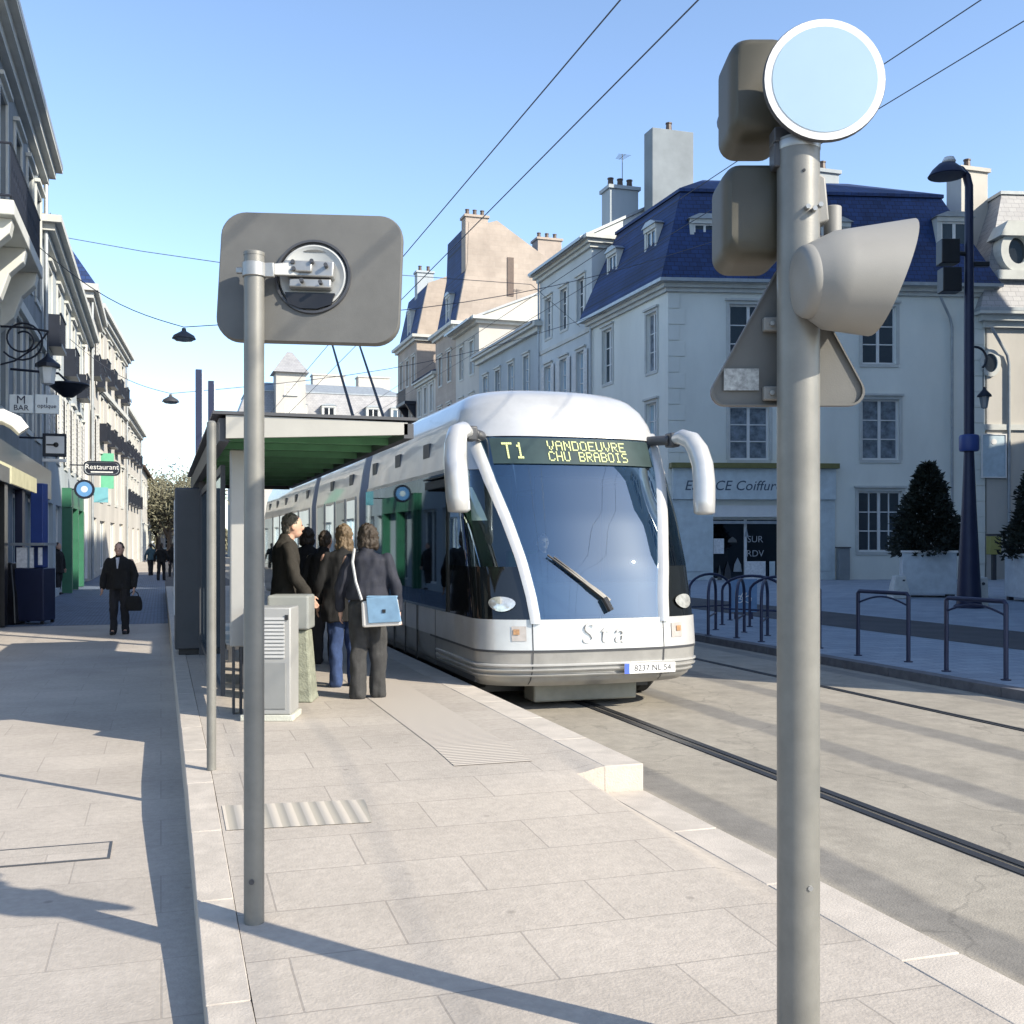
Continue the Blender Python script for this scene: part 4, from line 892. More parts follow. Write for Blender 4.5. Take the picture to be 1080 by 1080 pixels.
for a, b in ((16.9, 17.55), (22.7, 23.4)):
    rs = []; n = 14
    for k in range(n+1): f = .955 if k % 2 else .99; rs.append([(TC+w*f, a+(b-a)*k/n, .3+(z-.3)*f) for w, z in ring])
    MB().rings(rs).build('articulation_bellows', mat('bellows_grey', (.26, .27, .31), .8, var=.1), tram, smooth=0)
for x in (3.95, 4.62):
    MB().tube([(x, 22.3, 3.58), (x, 22.6, 3.85), (x, 26.6, 6.62)], [.05, .04, .025], 8).build('trolley_pole', M['dark_grey'], tram)

# ------------------------------------------------------------------ overhead wires
def wire(pts, r, label, group, name='overhead_wire', cat='wire'):
    o = MB().tube(pts, r, 5).build(name, M['wire']); return tag(o, label, cat, group)
for x, lb in ((3.95, 'left overhead contact wire running up the street above the tram'), (4.62, 'right overhead contact wire running up the street above the tram'),
              (7.05, 'left overhead contact wire above the empty far track'), (7.72, 'right overhead contact wire above the empty far track')):
    wire([(x, s_, 6.65) for s_ in (-10, 10, 30, 60, 120)], .008 if x < 6 else .006, lb, 'overhead contact wires')
def lamp_span(px, py, d, zl, zr, sL, label, wl, lamp=True):
    p = at(px, py, d); pts = []
    A = Vector((LF+.02, sL, zl)); B = Vector((VF-.02, p.y+8, zr))
    for k in range(13):
        t = k/12; q = A.lerp(p, t); q.z -= .35*math.sin(math.pi*t)*(1 if lamp else .5); pts.append(q)
    for k in range(1, 13):
        t = k/12; q = p.lerp(B, t); q.z -= .7*math.sin(math.pi*t); pts.append(q)
    wire(pts, .012, wl, 'span wires across the street', 'span_wire')
    if lamp:
        e = empty('street_lamp', p, 0, label, 'street lamp', 'lamps hung over the street')
        MB().lathe([(.02, -.02), (.05, -.03), (.06, -.1), (.26, -.22), (.30, -.30), (.29, -.31)], (0, 0, 0), 20).build('shade', M['dark_grey'], e)
        MB().lathe([(.27, -.312), (.2, -.36), (.02, -.38)], (0, 0, 0), 16).build('lamp_glass', M['pane_curtain'], e)
lamp_span(194, 345, 28, 9.6, 13.5, 31, 'nearer of the two dish lamps hung over the street', 'span wire carrying the nearer hanging lamp')
lamp_span(180, 415, 39, 9.2, 13.0, 43, 'farther and smaller dish lamp hung over the street', 'span wire carrying the farther hanging lamp')
wire([onv(66, 250, LF+.05), at(150, 265, 34), at(240, 278, 32), at(420, 290, 34), at(560, 300, 42), (VF-.03, 53, 13)], .011, 'highest span wire crossing the street behind the mirror', 'span wires across the street', 'span_wire')
wire([at(560, 420, 48), at(600, 405, 50), (VF-.03, 50, 9.0)], .011, 'lower cable strung along the tall pale house', None, 'cable') if False else None

# ------------------------------------------------------------------ near pole with the traffic mirror (seen from behind)
RZ = -YAW
b = at(268, 572, 4.6)
mp = empty('mirror_pole', (b.x, b.y, LZ), RZ, 'thin grey round post carrying the traffic mirror at left', 'post')
h = CAMH+(HOR-265)/F*4.6-LZ
MB().cyl((0, 0, 0), (0, 0, h-.012), .0425, n=24).build('pole', M['grey_post'], mp)
MB().lathe([(.044, h-.02), (.044, h-.006), (.03, h), (.001, h+.002)], (0, 0, 0), 24).build('cap', M['grey_post'], mp)
MB().cyl((0, -.0425, .22), (0, -.047, .22), .012, n=8).build('bolt', M['dark_grey'], mp)
y0 = .135
mr = empty('traffic_mirror', (b.x, b.y, CAMH), RZ, 'square edged grey traffic mirror seen from its back on the left post', 'traffic mirror')
def mx(px): return ((px-540)*(4.6+y0)-(268-540)*4.6)/F
def mz(py): return (HOR-py)*(4.6+y0)/F
sh = rrect(.79, .575, .105, 8)
MT = Matrix.Translation((mx(328), y0, mz(295))) @ Matrix.Rotation(R(1.6), 4, 'Y') @ Matrix.Rotation(R(-6), 4, 'X')
def P(x, y, z): return MT @ Vector((x, z, y))
shell_ = MB()
rs = []
for k, dz in ((.985, .018), (1, .008), (1.0, -.02), (.99, -.028)):
    rs.append([P(x*k, y*k, dz) for x, y in sh])
inner = []                                          # back sheet with a round recess
nC = len(sh); hub = []
for x, y in sh:
    a = math.atan2(y, x); hub.append((.16*math.cos(a)+.015, .16*math.sin(a)))
shell_.rings([[P(x*.985, y*.985, .018) for x, y in sh], [P(x, y, .008) for x, y in sh], [P(x, y, -.02) for x, y in sh], [P(x*.985, y*.985, -.03) for x, y in sh], [P(x, y, -.034) for x, y in hub]], True, False)
shell_.build('mirror_back', M['grey_plastic'], mr, smooth=40)
def ringpts(r, z, n=40): return [P(.015+r*math.cos(2*math.pi*k/n), r*math.sin(2*math.pi*k/n), z) for k in range(n)]
MB().rings([ringpts(.166, -.032), ringpts(.163, -.046), ringpts(.153, -.046), ringpts(.150, -.02)], False, False).build('hub_ring', M['dark_grey'], mr, smooth=50)
MB().rings([ringpts(.151, -.022), ringpts(.146, -.038), ringpts(.135, -.042), ringpts(.118, -.03), ringpts(.02, -.022)], False, True).build('hub', M['galv'] if False else mat('hub_grey', (.42, .43, .42), .5, var=.1), mr, smooth=50)
MB().rings([ringpts(.147, -.040), ringpts(.143, -.041)], False, False).build('hub_groove', M['black'], mr)
hb2 = MB()
hb2.ext([P(-.10, -.075, -.03), P(.115, -.075, -.03), P(.10, -.125, -.03), P(.04, -.145, -.03), P(-.03, -.145, -.03), P(-.085, -.125, -.03)], MT.to_3x3() @ Vector((0, -.022, 0)))
hb2.build('hub_slot', M['black'], mr)
bk = MB()
def obox(x0, x1, z0, z1, d0, d1, mb):
    mb.rings([[P(x, z, -d) for x, z in ((x0, z0), (x1, z0), (x1, z1), (x0, z1))] for d in (d0, d1)])
obox(-.09, .11, -.015, .055, .03, .085, bk); obox(-.10, .02, .0, .05, .085, .1, bk); obox(-.08, .10, -.06, -.02, .03, .075, bk)
bk.build('mount', M['galv'], mr, bevel=.006)
bt = MB()
for x, z in ((-.06, .04), (.02, .045), (.08, .03), (-.02, -.04), (.06, -.045), (-.055, .01)): MB().rings([[P(x+.009*math.cos(q), z+.009*math.sin(q), -d) for q in np.linspace(0, 6.28, 9)[:-1]] for d in (.086, .112)]).build('bolt', M['dark_grey'], mr)
c0 = Vector((.0, 0, (HOR-285)*4.6/F)); c1 = P(-.02, .025, -.07)
MB().rings([[(.03, -.012, c0.z-.022), (.03, .012, c0.z-.022), (.03, .012, c0.z+.022), (.03, -.012, c0.z+.022)], [(c1.x, c1.y-.01, c1.z-.035), (c1.x, c1.y+.02, c1.z-.035), (c1.x, c1.y+.02, c1.z+.03), (c1.x, c1.y-.01, c1.z+.03)]]).build('arm', M['galv'], mr, smooth=0, bevel=.004)
cl = MB().lathe([(.0435, -.03), (.050, -.03), (.050, .03), (.0435, .03)], (0, 0, c0.z), 24, caps=False)
cl.box(.045, .085, -.012, .012, c0.z-.03, c0.z+.03).box(-.075, -.045, -.01, .01, c0.z-.014, c0.z+.01)
cl.build('clamp', M['galv'], mr, bevel=.003)

# ------------------------------------------------------------------ near right pole with traffic signals seen from behind
b = at(842, 572, 3.4)
k_ = F/3.4
def sx(px, y=0): return ((px-540)*(3.4+y)-(842-540)*3.4)/F
def sz(py, y=0): return (HOR-py)*(3.4+y)/F+CAMH-LZ
spole = empty('signal_pole', (b.x, b.y, LZ), RZ, 'thick grey round signal post in the right foreground', 'post')
pr = MB().cyl((0, 0, 0), (0, 0, sz(148)), .0655, n=32); pr.build('pole', M['grey_post'], spole)
MB().lathe([(.0656, 0), (.11, .0), (.11, .012), (.09, .02), (.0656, .025)], (0, 0, 0), 24).build('base_plate', M['grey_post'], spole)
MB().cyl((.02, -.06, sz(930)), (.02, -.068, sz(930)), .008, n=10).build('bolt', M['galv'], spole)
MB().lathe([(.0665, 0), (.0675, .004), (.0675, .022), (.0665, .026)], (0, 0, sz(160)), 28, caps=False).build('strap', M['galv'], spole)
MB().cyl((.0, -.064, sz(187)), (.0, -.068, sz(187)), .005, n=8).build('bolt', M['black'], spole)

def soft_box(mb, x0, x1, y0, y1, z0, z1, r=.06, n=6):
    """box with generously rounded vertical cross-section seen from the front (x,z) and rounded back edges"""
    sh = rrect(x1-x0, z1-z0, r, n, (x0+x1)/2, (z0+z1)/2); cx, cz = (x0+x1)/2, (z0+z1)/2
    prof = [(y0, .80), (y0+.015, .90), (y0+.05, .985), (y0+.09, 1.0), (y1, 1.0)]
    mb.rings([[(cx+(x-cx)*k, y, cz+(z-cz)*k) for x, z in sh] for y, k in prof]); return mb
M['signal_shaded'] = mat('signal_shaded_plastic', (.06, .055, .038), .5, var=.1, scale=6, bump=.06, bscale=300)  # dark tone carries the shade on the left signal heads
def head(name, px0, px1, py0, py1, y0, y1, label, x_in=None):
    sx_, sz_ = sx, sz; ym = y0+.08
    X = lambda p: sx_(p, ym); Z = lambda p: sz_(p, ym)
    e = empty(name, (b.x, b.y, LZ), RZ, label, 'traffic signal', 'signal heads on the right post')
    o = soft_box(MB(), X(px0), X(px1), y0, y1, Z(py1), Z(py0), .055).build('housing', M['signal_shaded'], e, smooth=50)
    MB().box(X(px1)-.05, X(px1)+.03, (y0+y1)/2-.035, (y0+y1)/2+.035, Z(py0)-.10, Z(py0)-.04).box(X(px1)-.05, X(px1)+.03, (y0+y1)/2-.035, (y0+y1)/2+.035, Z(py1)+.04, Z(py1)+.10).build('bracket', M['black'], e, smooth=0, bevel=.004)
    vz = (Z(py0)+Z(py1))/2; vx = (X(px0)+X(px1))/2
    rs = []
    for y, L in ((y1+.002, 0), (y1+.16, 1)):
        rs.append([(vx+.08*math.cos(a), y-(.10*(1-math.sin(a))*.5 if L else 0), vz+.08*math.sin(a)) for a in np.linspace(R(-20), R(200), 16)])
    MB().rings(rs, False, False, closed=False).build('visor', M['black'], e)
    MB().lathe([(.072, 0), (.05, .012), (.001, .016)], (vx, y1+.002, vz), 20, Matrix.Rotation(R(-90), 4, 'X')).build('lens', mat('signal_lens', (.08, .015, .012), .2, var=.2, scale=60), e)
    return e
head('traffic_signal', 760, 826, 177, 279, .03, .26, 'rounded shade darkened signal housing on the left of the signal post, above the triangle')
head('traffic_signal', 767, 829, 46, 153, .05, .28, 'upper rounded signal housing left of the round sign at the post top')
# grey hooded signal on the right of the post
hs = empty('hooded_signal', (b.x, b.y, LZ), RZ, 'light grey signal with big flared hood pointing right from the post', 'traffic signal', 'signal heads on the right post')
ax = Vector((.985, .10, .07)).normalized(); o0 = Vector((sx(853, -.12), -.12, sz(297, -.12))); uu = (Vector((0, 0, 1))-ax*ax.z).normalized(); ww = ax.cross(uu)
def rad(t): return np.interp(t, [0, .25, 1], [.112, .146, .172])
def hood(phi, t, th=0):        # phi 0 = top; the lip slants so the top reaches farthest
    L = .185+.145*(.5+.5*math.cos(phi))**1.35
    r = rad(t)-th; return o0+ax*(L*t)+uu*(r*1.0*math.cos(phi))+ww*(r*.92*math.sin(phi))
n = 40; rs = []
for t in np.linspace(0, 1, 9): rs.append([hood(2*math.pi*k/n, t) for k in range(n)])
for t in np.linspace(1, 0, 6): rs.append([hood(2*math.pi*k/n, t, .006) for k in range(n)])
MB().rings(rs, False, False).build('hood', M['signal_grey'], hs, smooth=50)
bc = MB(); rs = []
for dx, f in ((-.034, .25), (-.033, .80), (-.028, .92), (-.016, 1.0), (.0, 1.03), (.012, 1.02)): rs.append([o0+ax*dx+uu*(.108*f*math.cos(2*math.pi*k/n))+ww*(.102*f*math.sin(2*math.pi*k/n)) for k in range(n)])
bc.rings(rs).build('housing', M['signal_grey'], hs, smooth=45)
MB().rings([[o0+ax*.02+uu*(.092*math.cos(2*math.pi*k/n))+ww*(.088*math.sin(2*math.pi*k/n)) for k in range(n)], [o0+ax*.035+uu*(.03*math.cos(2*math.pi*k/n))+ww*(.03*math.sin(2*math.pi*k/n)) for k in range(n)]], False, True).build('lens', M['black'], hs)
MB().cyl((sx(884), .06, sz(243)), (sx(884), .06, sz(212)), .028, n=16).build('knuckle', M['signal_grey'], hs, bevel=.004)
MB().box(sx(850), sx(878), .02, .07, sz(262), sz(246)).build('bracket', M['dark_grey'], hs, bevel=.004)
sb = MB().ext([(sx(858), -.03, sz(184)), (sx(868), -.03, sz(190)), (sx(872), -.03, sz(235)), (sx(850), -.03, sz(243)), (sx(846), -.03, sz(184))], (0, .07, 0)); sb.build('side_plate', M['signal_grey'], hs, bevel=.006)
bt = MB()
for px, py in ((845, 226), (852, 228), (858, 224)): MB().cyl((sx(px), -.062, sz(py)), (sx(px), -.085, sz(py)), .008, n=6).build('bolt', M['galv'], spole)
# triangular sign seen from behind
tr = empty('triangle_sign', (b.x, b.y, LZ), RZ, 'grey back of a triangular warning sign clamped behind the signal post', 'road sign')
A = [(sx(740, .08), sz(428, .08)), (sx(922, .08), sz(428, .08)), (sx(832, .08), sz(262, .08))]
def round_tri(A, r=.045, n=6):
    out = []; m = len(A)
    for i in range(m):
        p = Vector(A[i]); a = (Vector(A[i-1])-p).normalized(); c = (Vector(A[(i+1) % m])-p).normalized(); half = math.acos(max(-1, min(1, a.dot(c))))/2
        cen = p+(a+c).normalized()*(r/math.sin(half)); t0 = p+a*(r/math.tan(half)); t1 = p+c*(r/math.tan(half))
        a0 = math.atan2(*(t0-cen).yx); a1 = math.atan2(*(t1-cen).yx); da = (a1-a0+math.pi) % (2*math.pi)-math.pi
        out += [(cen.x+r*math.cos(a0+da*k/n), cen.y+r*math.sin(a0+da*k/n)) for k in range(n+1)]
    return out
tp = round_tri(A); cx = sum(p[0] for p in tp)/len(tp); cz = sum(p[1] for p in tp)/len(tp)
MB().rings([[(cx+(x-cx)*k, y, cz+(z-cz)*k) for x, z in tp] for y, k in ((.085, .965), (.075, .97), (.075, 1.0), (.103, 1.0), (.103, .9))]).build('sign_back', M['grey_plastic'], tr, smooth=40)
MB().rings([[(cx+(x-cx)*k, .105, cz+(z-cz)*k) for x, z in tp] for k in (1.0, .82)], False, False).build('sign_border', mat('sign_red', (.5, .03, .03), .4, var=0), tr)
stk = MB().poly([(sx(763, .08), .0735, sz(412, .08)), (sx(800, .08), .0735, sz(412, .08)), (sx(800, .08), .0735, sz(389, .08)), (sx(763, .08), .0735, sz(389, .08))]).build('sticker', mat('faded_sticker', (.33, .34, .33), .6, var=.45, scale=55), tr, smooth=0)
for py in (338, 412):
    MB().box(sx(810), sx(870), .052, .082, sz(py)-.022, sz(py)+.022).build('clamp', M['signal_grey'], tr, smooth=0, bevel=.004)
    MB().cyl((sx(818), .052, sz(py)), (sx(818), .04, sz(py)), .008, n=6).build('bolt', M['galv'], tr)
# round sign at the very top
rsn = empty('round_sign', (b.x, b.y, LZ), RZ, 'round white rimmed blue sign facing the camera at the top of the signal post', 'road sign')
rc = (sx(868, -.07), sz(87, -.07)); RR = 63/k_; Ry = Matrix.Rotation(R(90), 4, 'X')
MB().lathe([(RR-.004, .0), (RR, .004), (RR, .016), (RR-.004, .02)], (rc[0], -.07, rc[1]), 48, Ry).build('disc', M['dark_grey'], rsn, smooth=40)
MB().lathe([(RR*.985, .0), (RR*.985, .0015)], (rc[0], -.0905, rc[1]), 48, Ry).build('rim', M['white'], rsn, smooth=40)
MB().lathe([(RR*.86, .0), (RR*.86, .0015)], (rc[0], -.0925, rc[1]), 48, Ry).build('face', mat('sign_blue', (.30, .42, .52), .4, var=.04), rsn, smooth=40)
ar = MB().box(rc[0]-.022, rc[0]+.022, -.0965, -.0945, rc[1]-.11, rc[1]+.02).poly([(rc[0]-.08, -.0955, rc[1]+.02), (rc[0]+.08, -.0955, rc[1]+.02), (rc[0], -.0955, rc[1]+.12)]) if False else None
MB().box(sx(815), sx(866), -.02, .05, sz(152), sz(136)).box(sx(815), sx(826), -.02, .05, sz(178), sz(152)).build('bracket', M['dark_grey'], rsn, smooth=0, bevel=.005)

# ------------------------------------------------------------------ slim stop post on the platform
q = ground(223, 811, .28); sp = empty('stop_post', (q.x, q.y, .275), RZ, 'slim pale post without a sign at the left edge of the platform', 'post')
MB().cyl((0, 0, 0), (0, 0, 2.25), .030, n=18).build('pole', M['grey_post'], sp)
MB().lathe([(.031, 2.25), (.02, 2.262), (.001, 2.265)], n=18).build('cap', M['grey_post'], sp)

# ------------------------------------------------------------------ shelter
SX0, SX1, SY0, SY1 = .48, 1.92, 8.75, 17.4
shl = empty('tram_shelter', (1.0, 12.5, PZ), 0, 'long open tram stop shelter with a green lined flat roof', 'shelter', world=True)
MB().rings([[(SX0, SY0, z0_), (SX1, SY0, z1_), (SX1, SY0+.05, z1_), (SX0, SY0+.05, z0_)] for z0_, z1_ in ((2.56, 2.63), (2.74, 2.73))]).build('fascia', mat('shelter_paint', (.33, .32, .29), .4, .2, var=.06), shl, smooth=0)
MB().box(SX1-.03, SX1+.05, SY0, SY1, 2.60, 2.72).box(SX0-.05, SX0+.03, SY0+.05, SY1, 2.54, 2.72).box(SX0, SX1, SY1-.05, SY1, 2.58, 2.72).build('roof_beam', M['dark_grey'], shl, smooth=0)
MB().box(SX0+.03, SX1-.03, SY0+.06, SY1-.05, 2.66, 2.70).build('roof_panel', M['green_roof'], shl, smooth=0)
for s_ in np.arange(9.4, 17.3, .8): MB().box(SX0+.03, SX1-.03, s_, s_+.04, 2.60, 2.658).build('roof_rib', M['green_roof'], shl, smooth=0)
MB().box(SX0-.1, SX1+.08, SY0-.02, SY1, 2.745, 2.77).build('roof_edge', M['dark_grey'], shl, smooth=0)
q = at(250, 680, 9.35)
MB().box(.56, .68, 9.55, 9.67, .86, 2.54).build('end_post', mat('shelter_paint_light', (.31, .305, .29), .4, .2, var=.06), shl, smooth=0, bevel=.012)
MB().box(.58, .60, 9.56, 9.66, PZ, .86).box(.64, .66, 9.56, 9.66, PZ, .86).build('post_foot', M['dark_grey'], shl, smooth=0)
for s_ in (12.2, 14.75, 17.2): MB().box(.47, .55, s_-.04, s_+.04, PZ, 2.54).build('post', M['dark_grey'], shl, smooth=0)
for a, c in ((9.75, 12.1), (12.3, 14.65), (14.85, 17.1)):
    fr = MB().box(.49, .53, a, c, .42, .47).box(.49, .53, a, c, 2.35, 2.42).box(.49, .53, a, a+.04, .47, 2.35).box(.49, .53, c-.04, c, .47, 2.35).build('glass_frame', M['dark_grey'], shl, smooth=0)
    MB().box(.505, .515, a+.04, c-.04, .47, 2.35).build('glass', M['shelter_glass'], fr, smooth=0)
MB().box(.62, 1.0, 11.2, 14.2, .68, .73).box(.78, .84, 11.6, 11.7, PZ, .68).box(.78, .84, 13.7, 13.8, PZ, .68).build('bench', M['dark_grey'], shl, smooth=0)
mpn = MB().box(.70, .74, 9.75, 10.6, 1.0, 2.0).build('notice_board', M['trim'], shl, smooth=0, bevel=.01)

ap = empty('advertising_panel', (.38, 15, PZ), 0, 'tall dark grey free standing panel at the far left of the platform', 'advertising panel', world=True)
MB().box(.17, .60, 14.75, 15.35, .36, 2.46).build('cabinet', M['dark_grey'], ap, bevel=.02)
MB().box(.22, .55, 14.8, 15.3, PZ, .36).build('plinth', M['black'], ap, smooth=0)
MB().box(.162, .169, 14.85, 15.25, .8, 2.3).build('poster', M['paper'], ap, smooth=0)
for px, d, top, lb in ((209.5, 16.2, 390, 'taller dark steel mast rising behind the advertising panel'), (222.5, 17.8, 402, 'slightly shorter dark steel mast with white highlight strip behind the shelter')):
    e_ = at(px, top, d); r_ = empty('steel_mast', (e_.x, e_.y, PZ), 0, lb, 'mast', 'steel masts at the platform')
    hh = e_.z-PZ
    MB().box(-.045, .045, -.05, -.035, 0, hh).box(-.045, .045, .035, .05, 0, hh).box(-.008, .008, -.035, .035, 0, hh).build('mast', M['navy'], r_, smooth=0)
    MB().box(.05, .065, -.05, .05, 0, hh-.05).build('highlight_strip', M['white'], r_, smooth=0)  # white strip painted as the highlight down the right edge of the mast
    MB().box(-.1, .1, -.1, .1, 0, .02).build('base_plate', M['navy'], r_, smooth=0)

# ------------------------------------------------------------------ ticket machine and litter bin
tk = empty('ticket_machine', (.83, 9.12, PZ), RZ, 'grey ticket cabinet with a ribbed pale front next to the mirror post', 'ticket machine')
MB().box(-.20, .19, 0, .34, .05, .93).build('cabinet', mat('cabinet_grey', (.29, .29, .28), .5, .1, var=.06), tk, bevel=.012)
MB().box(-.22, .21, -.02, .36, 0, .05).build('plinth', M['concrete'], tk, bevel=.006)
gr = MB()
for k in range(11): gr.box(-.16, .14, -.012, -.001, .52+k*.031, .54+k*.031)
gr.build('grille', mat('grille_grey', (.42, .42, .41), .5, var=.05), tk, smooth=0)
MB().box(-.16, .15, -.010, -.001, .10, .48).build('door', mat('door_grey', (.20, .205, .20), .5, var=.08), tk, smooth=0, bevel=.004)
MB().box(.145, .17, -.014, -.001, .83, .87).build('lock', M['black'], tk, smooth=0)
lb = empty('litter_bin', (1.20, 10.25, PZ), RZ, 'speckled concrete litter bin with flaring foot and square grey lid', 'litter bin')
MB().rings([[(sx_*w*.5, sy_*w*.5, z) for sx_, sy_ in ((-1, -1), (1, -1), (1, 1), (-1, 1))] for w, z in ((.36, 0), (.33, .06), (.25, .6), (.24, .66))]).build('pedestal', mat('mossy_concrete', (.21, .22, .17), .95, var=.25, scale=14, bump=.5), lb, smooth=0, bevel=.02)
MB().box(-.24, .14, -.16, .16, .665, .98).build('lid', mat('bin_grey', (.23, .24, .23), .5, var=.1), lb, smooth=0, bevel=.02)

# ------------------------------------------------------------------ bicycle hoops
def hoop_mesh(L, h, style):
    e = empty('bicycle_hoop', (0, 0, .12), 0)
    if style == 'square':
        MB().tube([(-L/2, 0, 0), (-L/2, 0, h-.03), (-L/2+.03, 0, h), (L/2-.03, 0, h), (L/2, 0, h-.03), (L/2, 0, 0)], .028, 8).build('frame', M['navy'], e)
        MB().tube([(-L/2+.02, 0, h-.16)]+[(-L/2+.02+(L-.04)*k/10, 0, h-.16+.1*math.sin(math.pi*k/10)) for k in range(1, 10)]+[(L/2-.02, 0, h-.16)], .014, 6).build('brace', M['navy'], e)
    else:
        pts = [(-L/2, 0, 0)]+[(-L/2*math.cos(t), 0, h-.3+.3*math.sin(t)) for t in np.linspace(0, math.pi, 13)]+[(L/2, 0, 0)]
        MB().tube(pts, .027, 8).build('frame', M['navy'], e)
        MB().tube([(-L/2, 0, .32), (L/2, 0, .32)], .016, 6).build('brace', M['navy'], e)
    for x in (-L/2, L/2): MB().lathe([(.06, 0), (.06, .012), (.03, .014)], (x, 0, 0), 12).build('foot', M['navy'], e)
    return e
sq = hoop_mesh(.95, .93, 'square'); first = True
for x, y, a, lb_ in ((9.47, 10.95, 94, 'flat topped navy bicycle hoop nearest the camera at the right'), (9.62, 12.95, 98, 'flat topped navy bicycle hoop under the planted tree, middle of three'), (9.6, 15.0, 96, 'flat topped navy bicycle hoop half hidden by the signal post')):
    o = sq if first else copy_tree(sq); first = False
    o.location = (x, y, .12); o.rotation_euler.z = R(a); tag(o, lb_, 'bicycle hoop', 'bicycle hoops along the kerb')
rd = hoop_mesh(1.25, .98, 'round'); first = True
spots = [((803, 677), (814, 666), 'round topped hoop, rightmost in the front row of the cycle rack'), ((777, 673), (790, 663), 'round topped hoop, middle of the front row of the cycle rack'), ((747, 670), (762, 659), 'round topped hoop, leftmost in the front row beside the tram'),
         ((791, 661), (815, 662), 'round topped hoop, rightmost in the back row of the cycle rack'), ((762, 659), (785, 660), 'round topped hoop, middle of the back row of the cycle rack'), ((727, 657), (742, 656), 'round topped hoop, leftmost in the back row beside the tram')]
for p, q, lb_ in spots:
    p = ground(*p, .12); q = ground(*q, .12); d = (q-p).normalized(); c = p+d*.62
    o = rd if first else copy_tree(rd); first = False
    o.location = (c.x, c.y, .12); o.rotation_euler.z = math.atan2(d.y, d.x); tag(o, lb_, 'bicycle hoop', 'round topped hoops of the cycle rack')
bp = ground(800, 655, .12); e_ = empty('cycle_sign', (bp.x, bp.y+.6, .12), RZ, 'low light blue panel with a white mark behind the cycle rack', 'sign')
MB().box(-.28, .28, 0, .03, .15, .85).build('panel', mat('panel_blue', (.10, .20, .34), .5, var=.15, scale=5), e_, smooth=0); MB().box(-.2, -.15, .0, .03, 0, .15).box(.15, .2, 0, .03, 0, .15).build('leg', M['navy'], e_, smooth=0)
wm = MB()
for cx_ in (-.09, .09): wm.tube([(cx_+.07*math.cos(t), -.004, .42+.07*math.sin(t)) for t in np.linspace(0, 6.2, 14)], .01, 4)
wm.tube([(-.09, -.004, .42), (-.02, -.004, .56), (.06, -.004, .56), (0, -.004, .42), (-.09, -.004, .42)], .01, 4); wm.build('mark', M['white'], e_)

# ------------------------------------------------------------------ street lamp, planters, blocks
q = ground(1022, 641, .12); ls = empty('street_lamp', (q.x, q.y, .12), RZ, 'very tall dark blue street lamp with tapering foot on the right pavement', 'street lamp')
MB().lathe([(.36, 0), (.36, .05), (.30, .1), (.27, .6), (.22, 1.6), (.17, 2.6), (.13, 3.6), (.12, 3.9)], n=16).build('foot', M['navy'], ls)
MB().lathe([(.22, 3.9), (.24, 3.95), (.24, 4.25), (.22, 4.3), (.14, 4.32)], n=12).build('collar', M['blue'], ls)
MB().lathe([(.125, 4.3), (.12, 7), (.10, 10.2)], n=14).build('shaft', M['navy'], ls)
MB().tube([(0, 0, 10.1), (0, 0, 10.5), (-.06, 0, 10.75), (-.2, 0, 10.92), (-.4, 0, 10.98)], [.10, .1, .1, .09, .07], 10).build('arm', M['navy'], ls)
MB().lathe([(.1, .22), (.2, .2), (.36, .05), (.46, -.1), (.44, -.12), (.1, -.13)], (-.55, 0, 10.86), 20).build('lamp_head', M['navy'], ls)
MB().lathe([(.13, 0), (.17, .06), (.12, .16), (.001, .19)], (-.5, 0, 11.06), 16).build('lamp_cap', M['white'], ls)
MB().tube([(0, 0, 8.8), (-.35, 0, 8.85)], .06, 8).box(-.75, -.3, -.2, .2, 8.55, 9.15).box(-.72, -.25, -.2, .2, 7.85, 8.45).box(-.05, .5, -.06, .06, 8.5, 8.62).build('floodlight', M['black'], ls, bevel=.02)
MB().tube([(.1, 0, 6.5)]+[(.1+.28*math.sin(t)+.05, 0, 6.2+.3*math.cos(t)) for t in np.linspace(0, 2.4, 10)], .03, 6).cyl((.35, 0, 5.95), (.35, 0, 5.4), .012, n=5).build('scroll_bracket', M['iron'], ls)
MB().lathe([(.02, .5), (.06, .42), (.17, .3), (.18, .26), (.13, .25)], (.38, 0, 5.0), 10).build('lantern_roof', M['iron'], ls)
MB().lathe([(.13, .25), (.08, -.02), (.02, -.04)], (.38, 0, 5.0), 8).build('lantern_glass', M['pane_curtain'], ls)

